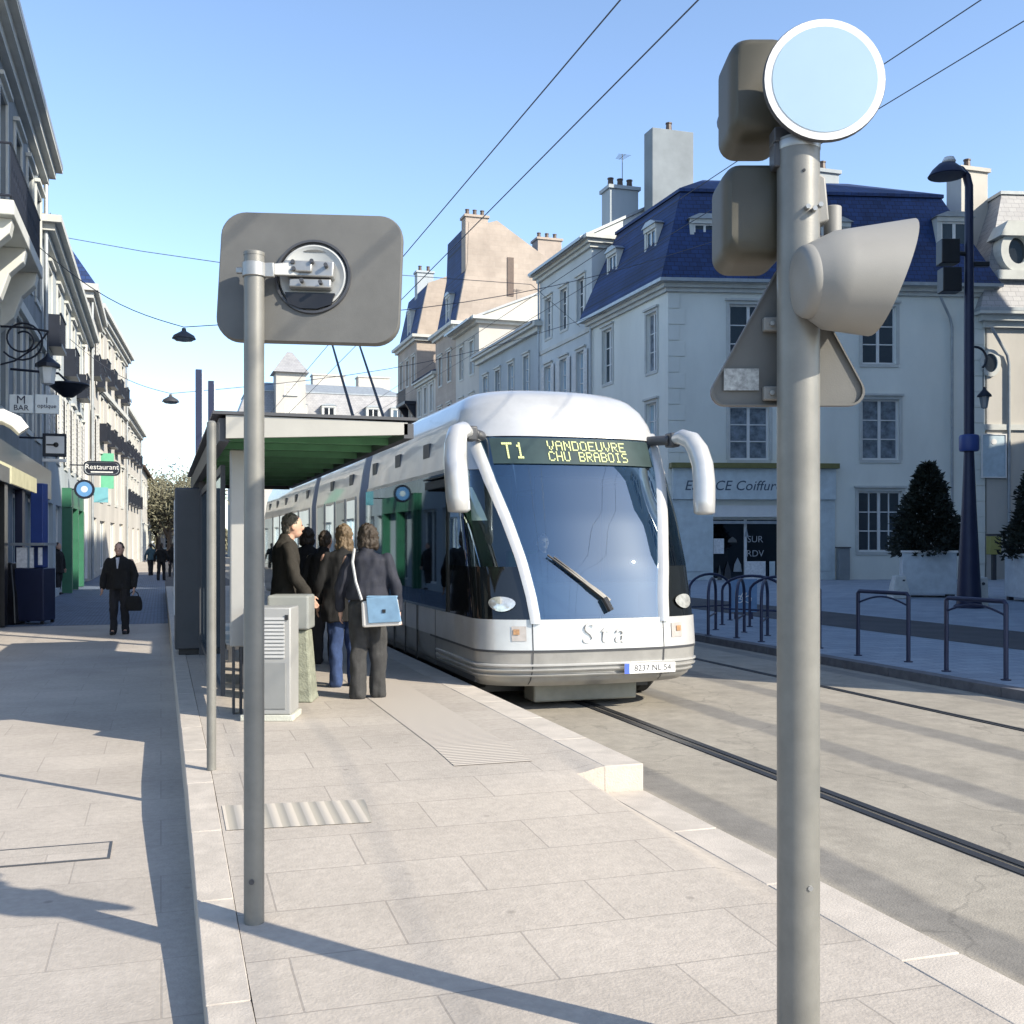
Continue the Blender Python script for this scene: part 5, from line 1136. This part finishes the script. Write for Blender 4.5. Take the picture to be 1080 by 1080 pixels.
def cone_tree(name, x, y, z, r, h, label, n=9000, seed=1, boxw=1.5, boxh=1.3, rz=0):
    rng = random.Random(seed)
    bx = empty('planter', (x, y, z), rz, label[1], 'planter', 'white planters on the square')
    MB().box(-boxw/2, boxw/2, -boxw/2, boxw/2, .10, boxh).build('box', M['white'] if False else mat('planter_paint', (.52, .57, .60), .6, var=.12, scale=5), bx, smooth=0, bevel=.02)
    f = MB()
    for sx_ in (-1, 1):
        for sy_ in (-1, 1): f.box(sx_*boxw*.42-.07, sx_*boxw*.42+.07, sy_*boxw*.42-.07, sy_*boxw*.42+.07, 0, .098)
    f.build('foot', M['dark_grey'], bx, smooth=0)
    MB().box(-boxw/2-.04, boxw/2+.04, -boxw/2-.04, boxw/2+.04, boxh+.002, boxh+.07).build('rim', M['white'], bx, smooth=0, bevel=.01)
    t = empty('conifer', (x, y, z+boxh), 0, label[0], 'tree', 'clipped conifers in planters')
    MB().cyl((0, 0, -.1), (0, 0, h*.9), .09, .02, 8).build('trunk', M['bark'], t)
    lf = MB()
    for k in range(n):
        u = rng.random()**.72; zc = h*(1-u)*1.0; zz = h-u*h; a = rng.uniform(0, 2*math.pi)
        rr = r*(.10+.9*u**.8)*(1-.16*max(0, (u-.85)/.15)**2); lump = 1+.16*math.sin(3*a+zz*4+seed)+.12*math.sin(5*a-zz*6.3)+.09*math.sin(9*a+zz*13)
        q = rr*lump*(rng.random()**.35); c = Vector((q*math.cos(a), q*math.sin(a), zz-.12*rng.random()))
        dv = Vector((math.cos(a)+rng.gauss(0, .5), math.sin(a)+rng.gauss(0, .5), .35+rng.gauss(0, .5))).normalized(); sd = dv.cross(Vector((rng.gauss(0, 1), rng.gauss(0, 1), rng.gauss(0, 1)))).normalized()
        L = rng.uniform(.08, .2); w = rng.uniform(.02, .045)
        lf.poly([c-sd*w, c+dv*L*.5-sd*w*.8, c+dv*L, c+dv*L*.5+sd*w*.8, c+sd*w])
    lf.build('crown', M['leaf'], t, smooth=0)
q = ground(978, 629, .12); cone_tree('conifer', q.x, q.y, .12, 1.12, 2.75, ('dense dark clipped conifer in the white planter left of the tall lamp', 'square white planter box left of the tall street lamp'), boxw=1.5, boxh=1.32, rz=RZ+R(-16))
q = ground(1098, 634, .12); cone_tree('conifer', q.x, q.y, .12, 1.0, 2.9, ('second dark conifer cut off by the right edge of the picture', 'white planter box cut off by the right picture edge'), 7000, 5, 1.4, 1.25, RZ)
for px, py, w, hh, lb_, wedge in ((1031, 639, .42, .74, 'upright pale concrete block standing at the foot of the tall lamp', False), (948, 631, .55, .66, 'slanted pale concrete block beside the white planter', True)):
    q = ground(px, py, .12); e_ = empty('concrete_block', (q.x, q.y, .12), RZ, lb_, 'concrete block', 'pale concrete blocks on the square')
    top = .55 if wedge else .9
    MB().rings([[(-w/2, -w/2, 0), (w/2, -w/2, 0), (w/2, w/2, 0), (-w/2, w/2, 0)], [(-w/2*top, -w/2*top, hh), (w/2*top, -w/2*top, hh), (w/2*top, w/2*top, hh), (-w/2*top, w/2*top, hh)]]).build('block', mat('pale_concrete', (.55, .55, .52), .85, var=.12, scale=8), e_, smooth=0, bevel=.03)
    MB().cyl((w*.15, -w/2*top-.03, hh*.78), (w*.15, -w/2*top+.05, hh*.78), .04, n=10).build('ring', M['dark_grey'], e_)
e_ = on_front(886, 617, .35).translation; ub = empty('utility_cabinet', (e_.x, e_.y, .12), R(-13.4), 'small grey utility cabinet against the cream house wall', 'cabinet')
MB().box(-.25, .25, -.16, .16, 0, 1.38).build('cabinet', mat('utility_grey', (.22, .24, .25), .6, var=.1), ub, smooth=0, bevel=.02); MB().box(-.28, .28, -.2, .2, 1.382, 1.43).build('lid', M['dark_grey'], ub, smooth=0)
u_, z_ = uz(*ff, 1047, 481); Ms = wall_matrix(*ff, u_, z_, .06)
ps = empty('wall_panel', Ms.translation, 0, 'pale blue framed notice panel on the white house right of the tall lamp', 'sign', world=True)
MB().box(-.52, .52, -.92, .92, 0, .05).build('panel', mat('panel_pale', (.42, .52, .58), .5, var=.12, scale=4), ps, smooth=0, M=Ms)
f = MB().box(-.57, -.522, -.97, .97, -.01, .08).box(.522, .57, -.97, .97, -.01, .08).box(-.52, .52, .922, .97, -.01, .08).box(-.52, .52, -.97, -.922, -.01, .08); f.build('frame', M['white'], ps, smooth=0, M=Ms)
MB().lathe([(.13, .0), (.13, .01)], (0, .62, .052), 14).build('emblem', M['white'], ps, M=Ms)
q = on_front(1037, 590, .9).translation; e_ = empty('letter_box', (q.x, q.y, .12), R(-13.4), 'small yellow box on a dark stand behind the tall lamp', 'letter box')
MB().box(-.26, .26, -.18, .18, 1.1, 1.9).build('box', mat('yellow_paint', (.35, .32, .10), .5, var=.1), e_, bevel=.03); MB().box(-.08, .08, -.08, .08, 0, 1.1).build('stand', M['dark_grey'], e_, smooth=0); MB().box(-.28, .28, -.2, .2, 1.91, 2.0).build('hood', M['dark_grey'], e_, bevel=.02)

# ------------------------------------------------------------------ signs and lamps on the left facades
def blade(name, px0, px1, py0, py1, s, label, cat='sign', th=.1, group=None):
    a, c = ons(px0, py0, s), ons(px1, py1, s); w = c.x-a.x; h = a.z-c.z
    e = empty(name, ((a.x+c.x)/2, s, (a.z+c.z)/2), 0, label, cat, group); return e, w, h
def arm(e, x, z=0, y=0):        # bracket from the sign back to the wall
    L = LF-e.location.x
    MB().tube([(x, y, z), (L+.02, y, z)], .025, 6).build('bracket', M['iron'], e)
T = lambda x, z, y=-.06: facing((x, y, z), (0, -1, 0))
e, w, h = blade('shop_sign', 10, 62, 415, 437, 24.5, 'pale double panel shop sign on a bracket under the scroll lantern')
MB().box(-w/2, -.02, -.05, .05, -h/2, h/2*.9).box(.02, w/2, -.05, .05, -h/2, h/2).build('panel', M['lightblue'] if False else mat('pale_sign', (.55, .60, .62), .5, var=.1), e, smooth=0, bevel=.01)
lettering('sign_lettering', 'M', .24, T(-w*.26, h*.16), M['navy'], e); lettering('sign_lettering', 'BAR', .16, T(-w*.26, -h*.25), M['navy'], e); lettering('sign_lettering', 'l', .18, T(w*.26, h*.18), M['navy'], e); lettering('sign_lettering', 'optique', .12, T(w*.26, -h*.1), M['navy'], e)
arm(e, -w/2, -h/2-.04)
e, w, h = blade('arrow_sign', 45, 70, 457, 482, 28, 'square white sign with a dark frame and key shaped arrow')
MB().box(-w/2, w/2, -.05, .05, -h/2, h/2).build('frame', M['iron'], e, smooth=0, bevel=.01)
MB().box(-w*.36, w*.42, -.058, -.051, -h*.36, h*.38).build('face', M['white'], e, smooth=0)
mk = MB().box(-w*.34, w*.05, -.066, -.0585, -h*.03, h*.04); mk.lathe([(.06, 0), (.06, .006)], (w*.07, -.06, h*.01), 12, Matrix.Rotation(R(90), 4, 'X')); mk.build('mark', M['black'], e)
MB().box(-w/2, w/2, -.04, .04, -h/2-.12, -h/2-.05).build('lower_plate', M['white'], e, smooth=0); arm(e, -w/2, h*.3)
e, w, h = blade('restaurant_sign', 88, 127, 486, 502, 42, 'long dark rounded restaurant sign hanging over the street')
sh = rrect(w, h, h*.35, 5); MB().rings([[(x, y, z) for x, z in sh] for y in (-.07, .07)]).build('panel', M['iron'], e, smooth=40)
sh2 = rrect(w*.93, h*.8, h*.3, 5); MB().rings([[(x*k, -.071-.004*(k == 1), z*k) for x, z in sh2] for k in (1, .96)], False, False).build('border', M['zinc'], e)
lettering('sign_lettering', 'Restaurant', h*.5, T(0, h*.08, -.075), M['white'], e); arm(e, -w/2, h*.2)
MB().box(-w*.3, w*.3, -.076, -.072, -h*.3, -h*.22).build('line', M['white'], e, smooth=0)
e, w, h = blade('round_shop_sign', 78, 100, 504, 528, 40, 'round blue sign in a dark ring below the long restaurant sign')
Ry2 = Matrix.Rotation(R(90), 4, 'X')
MB().lathe([(w/2, -.06), (w/2, .06)], (0, 0, 0), 24, Ry2).build('ring', M['iron'], e); MB().lathe([(w*.38, 0), (w*.38, .008)], (0, -.061, 0), 24, Ry2).build('face', mat('round_sign_blue', (.10, .25, .48), .5, var=.1), e)
MB().lathe([(w*.17, 0), (w*.10, .006)], (0, -.071, 0), 10, Ry2).build('emblem', M['lightblue'], e); arm(e, -w/2, 0)
e, w, h = blade('small_blue_sign', 99, 114, 514, 530, 46, 'small square pale blue sign just past the round blue one')
MB().box(-w/2, w/2, -.05, .05, -h/2, h/2).build('panel', mat('teal_sign', (.16, .40, .46), .5, var=.1), e, smooth=0); arm(e, -w/2, 0)
e, w, h = blade('pharmacy_banner', 105, 120, 478, 496, 62, 'green banner sign on the sunlit white house')
MB().box(-w/2, w/2, -.06, .06, -h*1.6, h/2).build('panel', mat('banner_green', (.12, .42, .26), .6, var=.1), e, smooth=0); arm(e, -w/2, 0)
# scroll bracket with lantern, big dish lamp
e_ = empty('wall_lantern', (LF+.02, 24.6, 5.2), 0, 'old style lantern hanging from a wrought iron scroll on the left house', 'wall lamp')
sb = MB().tube([(0, 0, 1.0), (.5, 0, 1.0), (.95, 0, .95)], .025, 6)
sb.tube([(.45+.38*math.cos(t)*(1-t/14), 0, .75+.38*math.sin(t)*(1-t/14)) for t in np.linspace(-2.5, 8.5, 36)], .022, 6); sb.tube([(0, 0, .2), (.3, 0, .3), (.7, 0, .6), (.95, 0, .95)], .02, 6); sb.cyl((.93, 0, .95), (.93, 0, .45), .012, n=5)
sb.build('scroll_bracket', M['iron'], e_)
MB().lathe([(.02, .5), (.05, .42), (.24, .27), (.25, .2), (.17, .19)], (.93, 0, 0), 8).build('lantern_roof', M['iron'], e_)
MB().lathe([(.17, .19), (.13, -.14), (.03, -.18)], (.93, 0, 0), 6).build('lantern_glass', mat('lantern_glass', (.5, .53, .55), .15, var=.2), e_)
p = ons(72, 406, 26.4); e_ = empty('dish_lamp', p, 0, 'wide dark dish lamp on an arm beside the lantern on the left', 'street lamp')
MB().lathe([(.03, .1), (.12, .07), (.44, .03), (.45, .0), (.12, -.27), (.1, -.28)], n=20).build('shade', M['iron'], e_); MB().tube([(0, 0, .05), (-.2, 0, .25), (LF-p.x+.02, 0, .3)], .03, 6).build('bracket', M['iron'], e_)
p = ons(10, 446, 20.4); e_ = empty('awning_cassette', p, 0, 'short white rolled awning high on the near left shop front', 'awning')
MB().tube([(-.75, -.0, .05), (-.1, 0, .1), (.1, 0, .0), (.22, 0, -.14)], [.1, .14, .14, .12], 10).build('roll', M['white'], e_); MB().box(-.9, -.6, -.05, .05, -.05, .2).build('bracket', M['iron'], e_, smooth=0)
# blue news stand on the pavement
q = ground(43, 657, .02); ns = empty('news_stand', (q.x-.1, q.y, .02), RZ, 'dark blue news stand with papers and a tall blue column on the left pavement', 'news stand')
MB().box(-.32, .30, -.3, .3, .06, 1.18).build('box', M['navy'], ns, smooth=0, bevel=.02)
MB().box(-.30, -.24, -.28, -.22, 0, .058).box(.22, .28, -.28, -.22, 0, .058).box(-.30, -.24, .22, .28, 0, .058).box(.22, .28, .22, .28, 0, .058).build('foot', M['black'], ns, smooth=0)
MB().box(-.14, .14, .05, .3, 1.182, 3.0).build('column', M['blue'], ns, smooth=0, bevel=.02); MB().box(-.4, .32, -.32, .32, 1.66, 1.72).build('shelf', M['zinc'], ns, smooth=0)
pp = MB().box(-.30, -.08, -.25, -.22, 1.19, 1.62); pp.box(-.02, .06, -.25, -.22, 1.19, 1.62); pp.box(.16, .24, -.25, -.22, 1.25, 1.62); pp.build('newspaper', M['paper'], ns, smooth=0)
q = ground(15, 658, .02); dr = empty('display_rack', (q.x-.15, q.y+.1, .02), RZ, 'black sloping display rack with a small white card at the left picture edge', 'display rack')
MB().rings([[(x*k, y*k, z) for x, y in ((-.42, -.25), (.30, -.25), (.30, .25), (-.42, .25))] for z, k in ((.0, 1), (.6, .88), (1.3, .55))]).build('rack', M['dark_shop'], dr, smooth=0, bevel=.03)
MB().box(.0, .09, -.20, -.185, .86, 1.04).build('card', M['paper'], dr, smooth=0)

# ------------------------------------------------------------------ people
def fuse(name, mb, m, parent, voxel=.009, disp=0, dscale=9, seed=0, sm=4):
    o = mb.build(name, m, None, smooth=0)
    r = o.modifiers.new('r', 'REMESH'); r.mode = 'VOXEL'; r.voxel_size = voxel
    s_ = o.modifiers.new('s', 'SMOOTH'); s_.factor = .5; s_.iterations = sm
    dg = bpy.context.evaluated_depsgraph_get(); dg.update()
    me = bpy.data.meshes.new_from_object(o.evaluated_get(dg)); old = o.data; o.modifiers.clear(); o.data = me; bpy.data.meshes.remove(old); me.name = name
    if disp:
        n = len(me.vertices); no = [v.normal.copy() for v in me.vertices]
        for v, q in zip(me.vertices, no):
            p = v.co*dscale+Vector((seed*3.1, 0, 0)); p.z *= .55
            v.co += q*disp*(noise.noise(p)+.5*noise.noise(p*2.3))
    me.shade_smooth()
    if not me.materials: me.materials.append(m)
    put(o, parent); return o
def limb(mb, pts, rs, n=12):
    for (a, ra), (b, rb) in zip(zip(pts, rs), list(zip(pts, rs))[1:]): mb.cyl(a, b, ra, rb, n)
    for a, r in zip(pts, rs): mb.ball(a, r*.995, n=12, m=8)
def hand(mb, w, d, s=1):         # palm, four unequal fingers, thumb; d = direction the fingers point
    w = Vector(w); d = Vector(d).normalized(); side = d.cross(Vector((1, 0, 0))).normalized(); th = d.cross(side)
    mb.ball(w+d*.045, .022, .04, .05, 10, 7)
    for k, L in enumerate((.070, .080, .074, .058)):
        a = w+d*.075+side*(.030-.020*k); limb(mb, [a, a+d*L*.55-th*.004*0+Vector((0, 0, 0)), a+d*L+th*.018], [.0095, .009, .0075], 8)
    a = w+d*.03+side*.035; limb(mb, [a, a+side*.022+d*.03, a+side*.028+d*.058], [.011, .010, .008], 8)
def person(name, loc, heading, H, label, coat, trousers, hair, coat_len=.50, stride=.12, arms=((.05, .0), (.05, .0)), hair_style='short', lean=0, stoop=0, group=None, skin='skin', wide=1.0, shoe='black', flare=1.0, shirt=None):
    """local frame: facing -Y, x to the figure's left... feet at z=0"""
    k = H/1.72
    e = empty(name, loc, heading, label, 'person', group)
    V = lambda x, y, z: Vector((x*k, y*k+lean*max(z-.9, 0)*k, z*k))
    hip, knee, ank, sh_, el, wr = .90, .48, .085, 1.375, 1.11, .87
    sw = .185*wide
    legs = []
    for sg, st in ((-1, stride), (1, -stride)):
        legs.append((sg, [V(sg*.09, 0, hip), V(sg*.095, -st*.55-.02, knee), V(sg*.095, -st+.01, ank)]))
    ar = []
    for sg, (out, fw) in zip((-1, 1), arms):
        ar.append((sg, [V(sg*sw, .01, sh_), V(sg*(sw+.045+out), .02-fw*.3, el), V(sg*(sw+.05+out*1.2), -.03-fw, wr+fw*.25)]))
    hc = V(0, -.02-stoop, 1.60)
    b = MB()
    b.ball(hc, .078*k, .098*k, .118*k, 18, 14); b.ball(hc+Vector((0, -.028*k, -.065*k)), .058*k, .066*k, .062*k, 14, 10)
    b.ball(hc+Vector((0, -.100*k, -.022*k)), .014*k, .022*k, .026*k, 8, 6)          # nose
    for sg in (-1, 1): b.ball(hc+Vector((sg*.080*k, .008*k, -.015*k)), .012*k, .022*k, .034*k, 8, 6)
    b.ball(hc+Vector((0, -.088*k, -.075*k)), .026*k, .014*k, .010*k, 8, 6)
    limb(b, [V(0, .01, 1.38), hc+Vector((0, .01, -.06*k))], [.060*k, .054*k])
    limb(b, [V(0, 0, .95), V(0, .005, 1.2), V(0, .01, 1.36)], [.11*k, .115*k, .10*k])
    for sg, p in legs: limb(b, p, [.075*k, .052*k, .036*k])
    for sg, p in ar:
        limb(b, p, [.045*k, .038*k, .026*k]); hand(b, p[2], p[2]-p[1])
    for sg, p in legs: limb(b, [p[2], p[2]+Vector((0, -.1*k, -.045*k))], [.034*k, .028*k])
    body = fuse('body', b, M[skin], e, .0075, sm=2)
    eye = MB()
    for sg in (-1, 1): eye.ball(hc+Vector((sg*.031*k, -.0905*k, .004*k)), .013*k, .008*k, .007*k, 8, 6)
    eye.build('eyes', M['black'], e)
    t = MB()
    limb(t, [V(-.05, .0, .92), V(.05, .0, .92)], [.12*k, .12*k])
    for sg, p in legs:
        limb(t, [p[0], p[1], p[2]+Vector((0, .005, -.03*k))], [.103*k, .078*k*flare, .066*k*flare*flare])
    fuse('trousers', t, trousers, e, .011, .020, 9, H, 2)
    s_ = MB()
    for sg, p in legs:
        a = p[2]; s_.ball(a+Vector((0, -.075*k, -.05*k)), .044*k, .125*k, .036*k, 12, 8); s_.ball(a+Vector((0, .01*k, -.035*k)), .040*k, .05*k, .05*k, 10, 8)
    fuse('shoes', s_, M[shoe], e, .010, sm=2)
    c = MB(); zb = 1.42-coat_len*1.0-.15; prof_ = [(1.45, .085, .075, .01), (1.42, .15, .095, .01), (1.38, .195, .118, .01), (1.25, .20, .135, .0), (1.10, .188, .125, 0), (.98, .198, .132, 0), (.85, .212, .142, 0), (.7, .222, .155, 0), (.5, .235, .168, 0)]
    rs = []
    for z, rx, ry, oy in prof_:
        if z < zb: break
        rs.append([V(wide*rx*math.cos(q), oy+ry*math.sin(q), z) for q in np.linspace(0, 2*math.pi, 25)[:-1]])
    c.rings(rs)
    for sg, p in ar: limb(c, [p[0]+Vector((-sg*.02, 0, -.01)), p[1], p[1].lerp(p[2], .93)], [.070*k, .060*k, .050*k])
    limb(c, [V(0, .015, 1.42), V(0, .01, 1.47)], [.078*k, .070*k])
    fuse('coat', c, coat, e, .011, .022, 8, H*2, 2)
    if shirt is not None: MB().rings([[V(x, -.118-.0, z) for x, z in ((-.035, 1.44), (.035, 1.44), (.012, 1.25), (-.012, 1.25))], [V(x, -.145, z-.012) for x, z in ((-.03, 1.44), (.03, 1.44), (.01, 1.25), (-.01, 1.25))]]).build('shirt', shirt, e)
    hr = MB()
    if hair_style == 'short':
        hr.ball(hc+Vector((0, .022*k, .028*k)), .083*k, .092*k, .102*k, 16, 12); hr.ball(hc+Vector((0, .05*k, -.03*k)), .074*k, .055*k, .07*k, 12, 8)
    elif hair_style == 'bob':
        hr.ball(hc+Vector((0, .022*k, .025*k)), .100*k, .105*k, .112*k, 16, 12); hr.ball(hc+Vector((0, .045*k, -.06*k)), .102*k, .078*k, .085*k, 14, 10)
        for sg in (-1, 1): hr.ball(hc+Vector((sg*.078*k, -.005, -.055*k)), .028*k, .055*k, .085*k, 10, 8)
    elif hair_style == 'long':
        hr.ball(hc+Vector((0, .022*k, .025*k)), .094*k, .102*k, .110*k, 16, 12); hr.ball(hc+Vector((0, .06*k, -.11*k)), .095*k, .055*k, .15*k, 14, 10)
    fuse('hair', hr, hair, e, .007, .016, 34, H, 1)
    return e, V, ar
cl = lambda n, c, r=.9: mat(n, c, r, var=.25, scale=14, bump=.35, bscale=160)
black_coat = cl('black_coat_cloth', (.0055, .0055, .006)); dark_tr = cl('dark_trouser_cloth', (.013, .013, .016)); grey_tr = cl('grey_trouser_cloth', (.034, .034, .034))
navy_jk = cl('charcoal_navy_cloth', (.012, .014, .025), .75); jeans = cl('denim', (.022, .045, .12)); brown_jk = cl('brown_jacket_cloth', (.022, .019, .015))
h_dark = cl('dark_brown_hair', (.030, .020, .012), .6); h_blond = cl('blond_hair', (.11, .075, .04), .6); h_grey = cl('grey_brown_hair', (.13, .115, .09), .7)
q = ground(126, 669, .004)
e, V, ar = person('person', q, R(-17.84)+R(5), 1.74, 'man in a black jacket walking towards the camera on the left with a bag', black_coat, dark_tr, h_dark, .52, .07, ((.03, .02), (.02, .05)), 'short', wide=1.15, shirt=mat('pale_shirt', (.45, .47, .52), .8, var=.1))
wr = (Matrix.Rotation(e.rotation_euler.z, 4, 'Z') @ ar[1][1][2]) + e.location
hbg = empty('handbag', (wr.x, wr.y, wr.z-.44), e.rotation_euler.z, 'black soft handbag held by the man walking on the left', 'bag')
bg_ = MB().rings([[(x*sx_, y*sx_, z) for x, y in rrect(.30, .12, .05, 4)] for z, sx_ in ((0, .85), (.04, 1.0), (.16, 1.0), (.26, .8), (.28, .5))]); bg_.build('body', black_coat, hbg, smooth=50)
MB().tube([(-.09, 0, .26), (-.07, 0, .33), (0, 0, .375), (.07, 0, .33), (.09, 0, .26)], .010, 6).build('handle', black_coat, hbg)
# the five who wait on the platform
P_ = lambda px, py: ground(px, py, PZ)
q = P_(388, 736); e, V, ar = person('person', q, R(180-18), 1.63, 'woman seen from behind in dark jacket and grey trousers with blue bag', navy_jk, grey_tr, h_dark, .40, .035, ((.04, .02), (.03, .05)), 'bob', wide=1.08, flare=1.12)
be = empty('shoulder_bag', q, R(162), 'light blue shoulder bag with white sides on the hip of the waiting woman', 'bag')
k = 1.63/1.72
# figure faces away, so the camera's right is local -x
MB().rings([[(x, y, z) for x, z in ((-.34, .70), (.02, .68), (.03, .92), (-.30, .95))] for y in (.165, .255)]).build('body', mat('bag_white', (.55, .53, .5), .7, var=.1), be, smooth=0, bevel=.02)
MB().rings([[(x, y, z) for x, z in ((-.345, .735), (-.04, .72), (-.02, .955), (-.30, .975))] for y in (.258, .272)]).box(-.30, -.02, .16, .258, .955, .972).build('flap', mat('bag_blue', (.15, .26, .38), .7, var=.12, scale=12), be, smooth=0, bevel=.015)
MB().box(-.20, -.17, .273, .28, .82, .85).build('clasp', M['black'], be, smooth=0)
MB().tube([(.03, .20, .93), (.09, .165, 1.1), (.125, .13, 1.28), (.12, .05, 1.40), (.09, -.06, 1.39), (.0, -.13, 1.2)], .014, 6).build('strap', mat('strap_pale', (.42, .42, .42), .8, var=.1), be)
q = P_(363, 724); person('person', q, R(180-5), 1.64, 'fair haired person in a long black coat and blue jeans facing the tram', black_coat, jeans, h_blond, .72, .03, ((.03, .03), (.02, .06)), 'long', wide=1.08)
q = P_(343, 700); person('person', q, R(150), 1.60, 'person in a black coat mostly hidden behind the fair haired one', black_coat, dark_tr, h_dark, .72, .03, ((.03, .03), (.03, .06)), 'short', wide=1.1)
q = P_(324, 684); person('person', q, R(200), 1.66, 'dark haired person in a full black coat standing deepest in the waiting group', black_coat, dark_tr, h_dark, .85, .03, ((.04, .03), (.03, .03)), 'bob', wide=1.1)
q = P_(300, 722); person('person', q, R(95), 1.76, 'grey haired person in a brown jacket behind the ticket machine and bin', brown_jk, dark_tr, h_grey, .45, .05, ((.06, .14), (.05, .16)), 'short', wide=1.05, lean=-.03, stoop=.04)
# far walkers
for px, py, hd, lb_, H in ((170, 612, 160, 'far walker in dark clothes, nearest of the group near the panel', 1.72), (159, 607, 200, 'far walker with a bluish jacket left of the dark far walker', 1.68), (181.5, 608, 170, 'far walker in dark clothes at the edge of the advertising panel', 1.7)):
    q = ground(px, py, .004); person('person', q, R(hd), H, lb_, cl('teal_jacket_cloth', (.04, .08, .10)) if px == 159 else black_coat, dark_tr, h_dark, .5, .12, ((.06, .05), (.06, -.02)), 'short', group=None)
q = ground(61, 627, .02); person('person', (q.x, q.y, .02), R(60), 1.72, 'person in black standing by the green shop front on the left', black_coat, dark_tr, h_dark, .6, .04, hair_style='short', wide=1.15)
# tram driver
person('person', (TC-.05, 12.05, .36), 0, 1.50, 'tram driver in dark clothes behind the windscreen', cl('driver_cloth', (.03, .035, .05)), dark_tr, h_dark, .36, .0, ((.02, .22), (.02, .22)), 'short')

# ------------------------------------------------------------------ trees at the far end
def broad_tree(x, y, h, r, label, seed, m='leaf2', n=3600, z=0):
    rng = random.Random(seed); e = empty('tree', (x, y, z), 0, label, 'tree', 'bare spring trees at the street end'); h *= 1.3; r *= 1.35
    tk = MB(); tk.tube([(0, 0, 0), (.1, 0, h*.2), (0, .1, h*.45)], [.3, .25, .18], 8); tips = []
    for i in range(14):
        a = rng.uniform(0, 6.28); z0 = h*rng.uniform(.2, .45); L = rng.uniform(.5, 1)*r
        p0 = Vector((0, 0, z0)); p1 = p0+Vector((math.cos(a)*L*.6, math.sin(a)*L*.6, h*rng.uniform(.15, .35))); p2 = p1+Vector((math.cos(a+.5)*L*.5, math.sin(a+.5)*L*.5, h*rng.uniform(.05, .22)))
        tk.tube([p0, p1, p2], [.12, .07, .02], 6); tips += [p1.lerp(p2, t) for t in (0, .3, .6, 1)]+[p0.lerp(p1, t) for t in (.6, .8)]
        for j in range(4): s_ = p1.lerp(p2, rng.random()); t_ = s_+Vector((rng.gauss(0, .8), rng.gauss(0, .8), rng.uniform(.3, 1.4))); tk.tube([s_, t_], [.03, .008], 4); tips.append(t_)
    tk.build('trunk', M['bark'], e)
    f = MB()
    for i in range(n):
        c = rng.choice(tips)+Vector((rng.gauss(0, .55), rng.gauss(0, .55), rng.gauss(0, .5))); L = rng.uniform(.10, .28)
        u = Vector((rng.gauss(0, 1), rng.gauss(0, 1), rng.gauss(0, 1))).normalized(); w = u.orthogonal().normalized()*L*.45; f.poly([c-u*L-w*.3, c+w, c+u*L, c-w])
    f.build('crown', M[m], e, smooth=0)
for i, (px, d, h, r, lb_) in enumerate(((143, 135, 8.5, 3.4, 'thin bare tree at the end of the street beside the low pale house'), (154, 125, 7.6, 3.2, 'brownish tree left of centre in the clump at the street end'), (166, 118, 7.2, 3.2, 'olive tree in the middle of the clump at the street end'), (178, 112, 7.0, 3.3, 'olive tree partly behind the dark advertising panel'), (192, 120, 7.4, 3.4, 'tree hidden mostly behind the shelter at the street end'))):
    q = at(px, 572, d); broad_tree(q.x, q.y, h, r, lb_, i+3)
hd_ = MB(); rng = random.Random(3)
hq = [at(140, 572, 160), at(300, 572, 175)]
for i in range(5000):
    t = rng.random(); c = hq[0].lerp(hq[1], t); c.z = rng.random()**.7*7*(.7+.3*math.sin(t*17)); c += Vector((0, rng.uniform(-1.5, 1.5), 0)); L = rng.uniform(.2, .5)
    u = Vector((rng.gauss(0, 1), rng.gauss(0, 1), rng.gauss(0, 1))).normalized(); w = u.orthogonal().normalized()*L*.5; hd_.poly([c-u*L, c+w, c+u*L, c-w])
tag(hd_.build('far_wood', M['leaf2'], smooth=0), 'far mass of brownish trees closing the street end', 'wood', kind='stuff')
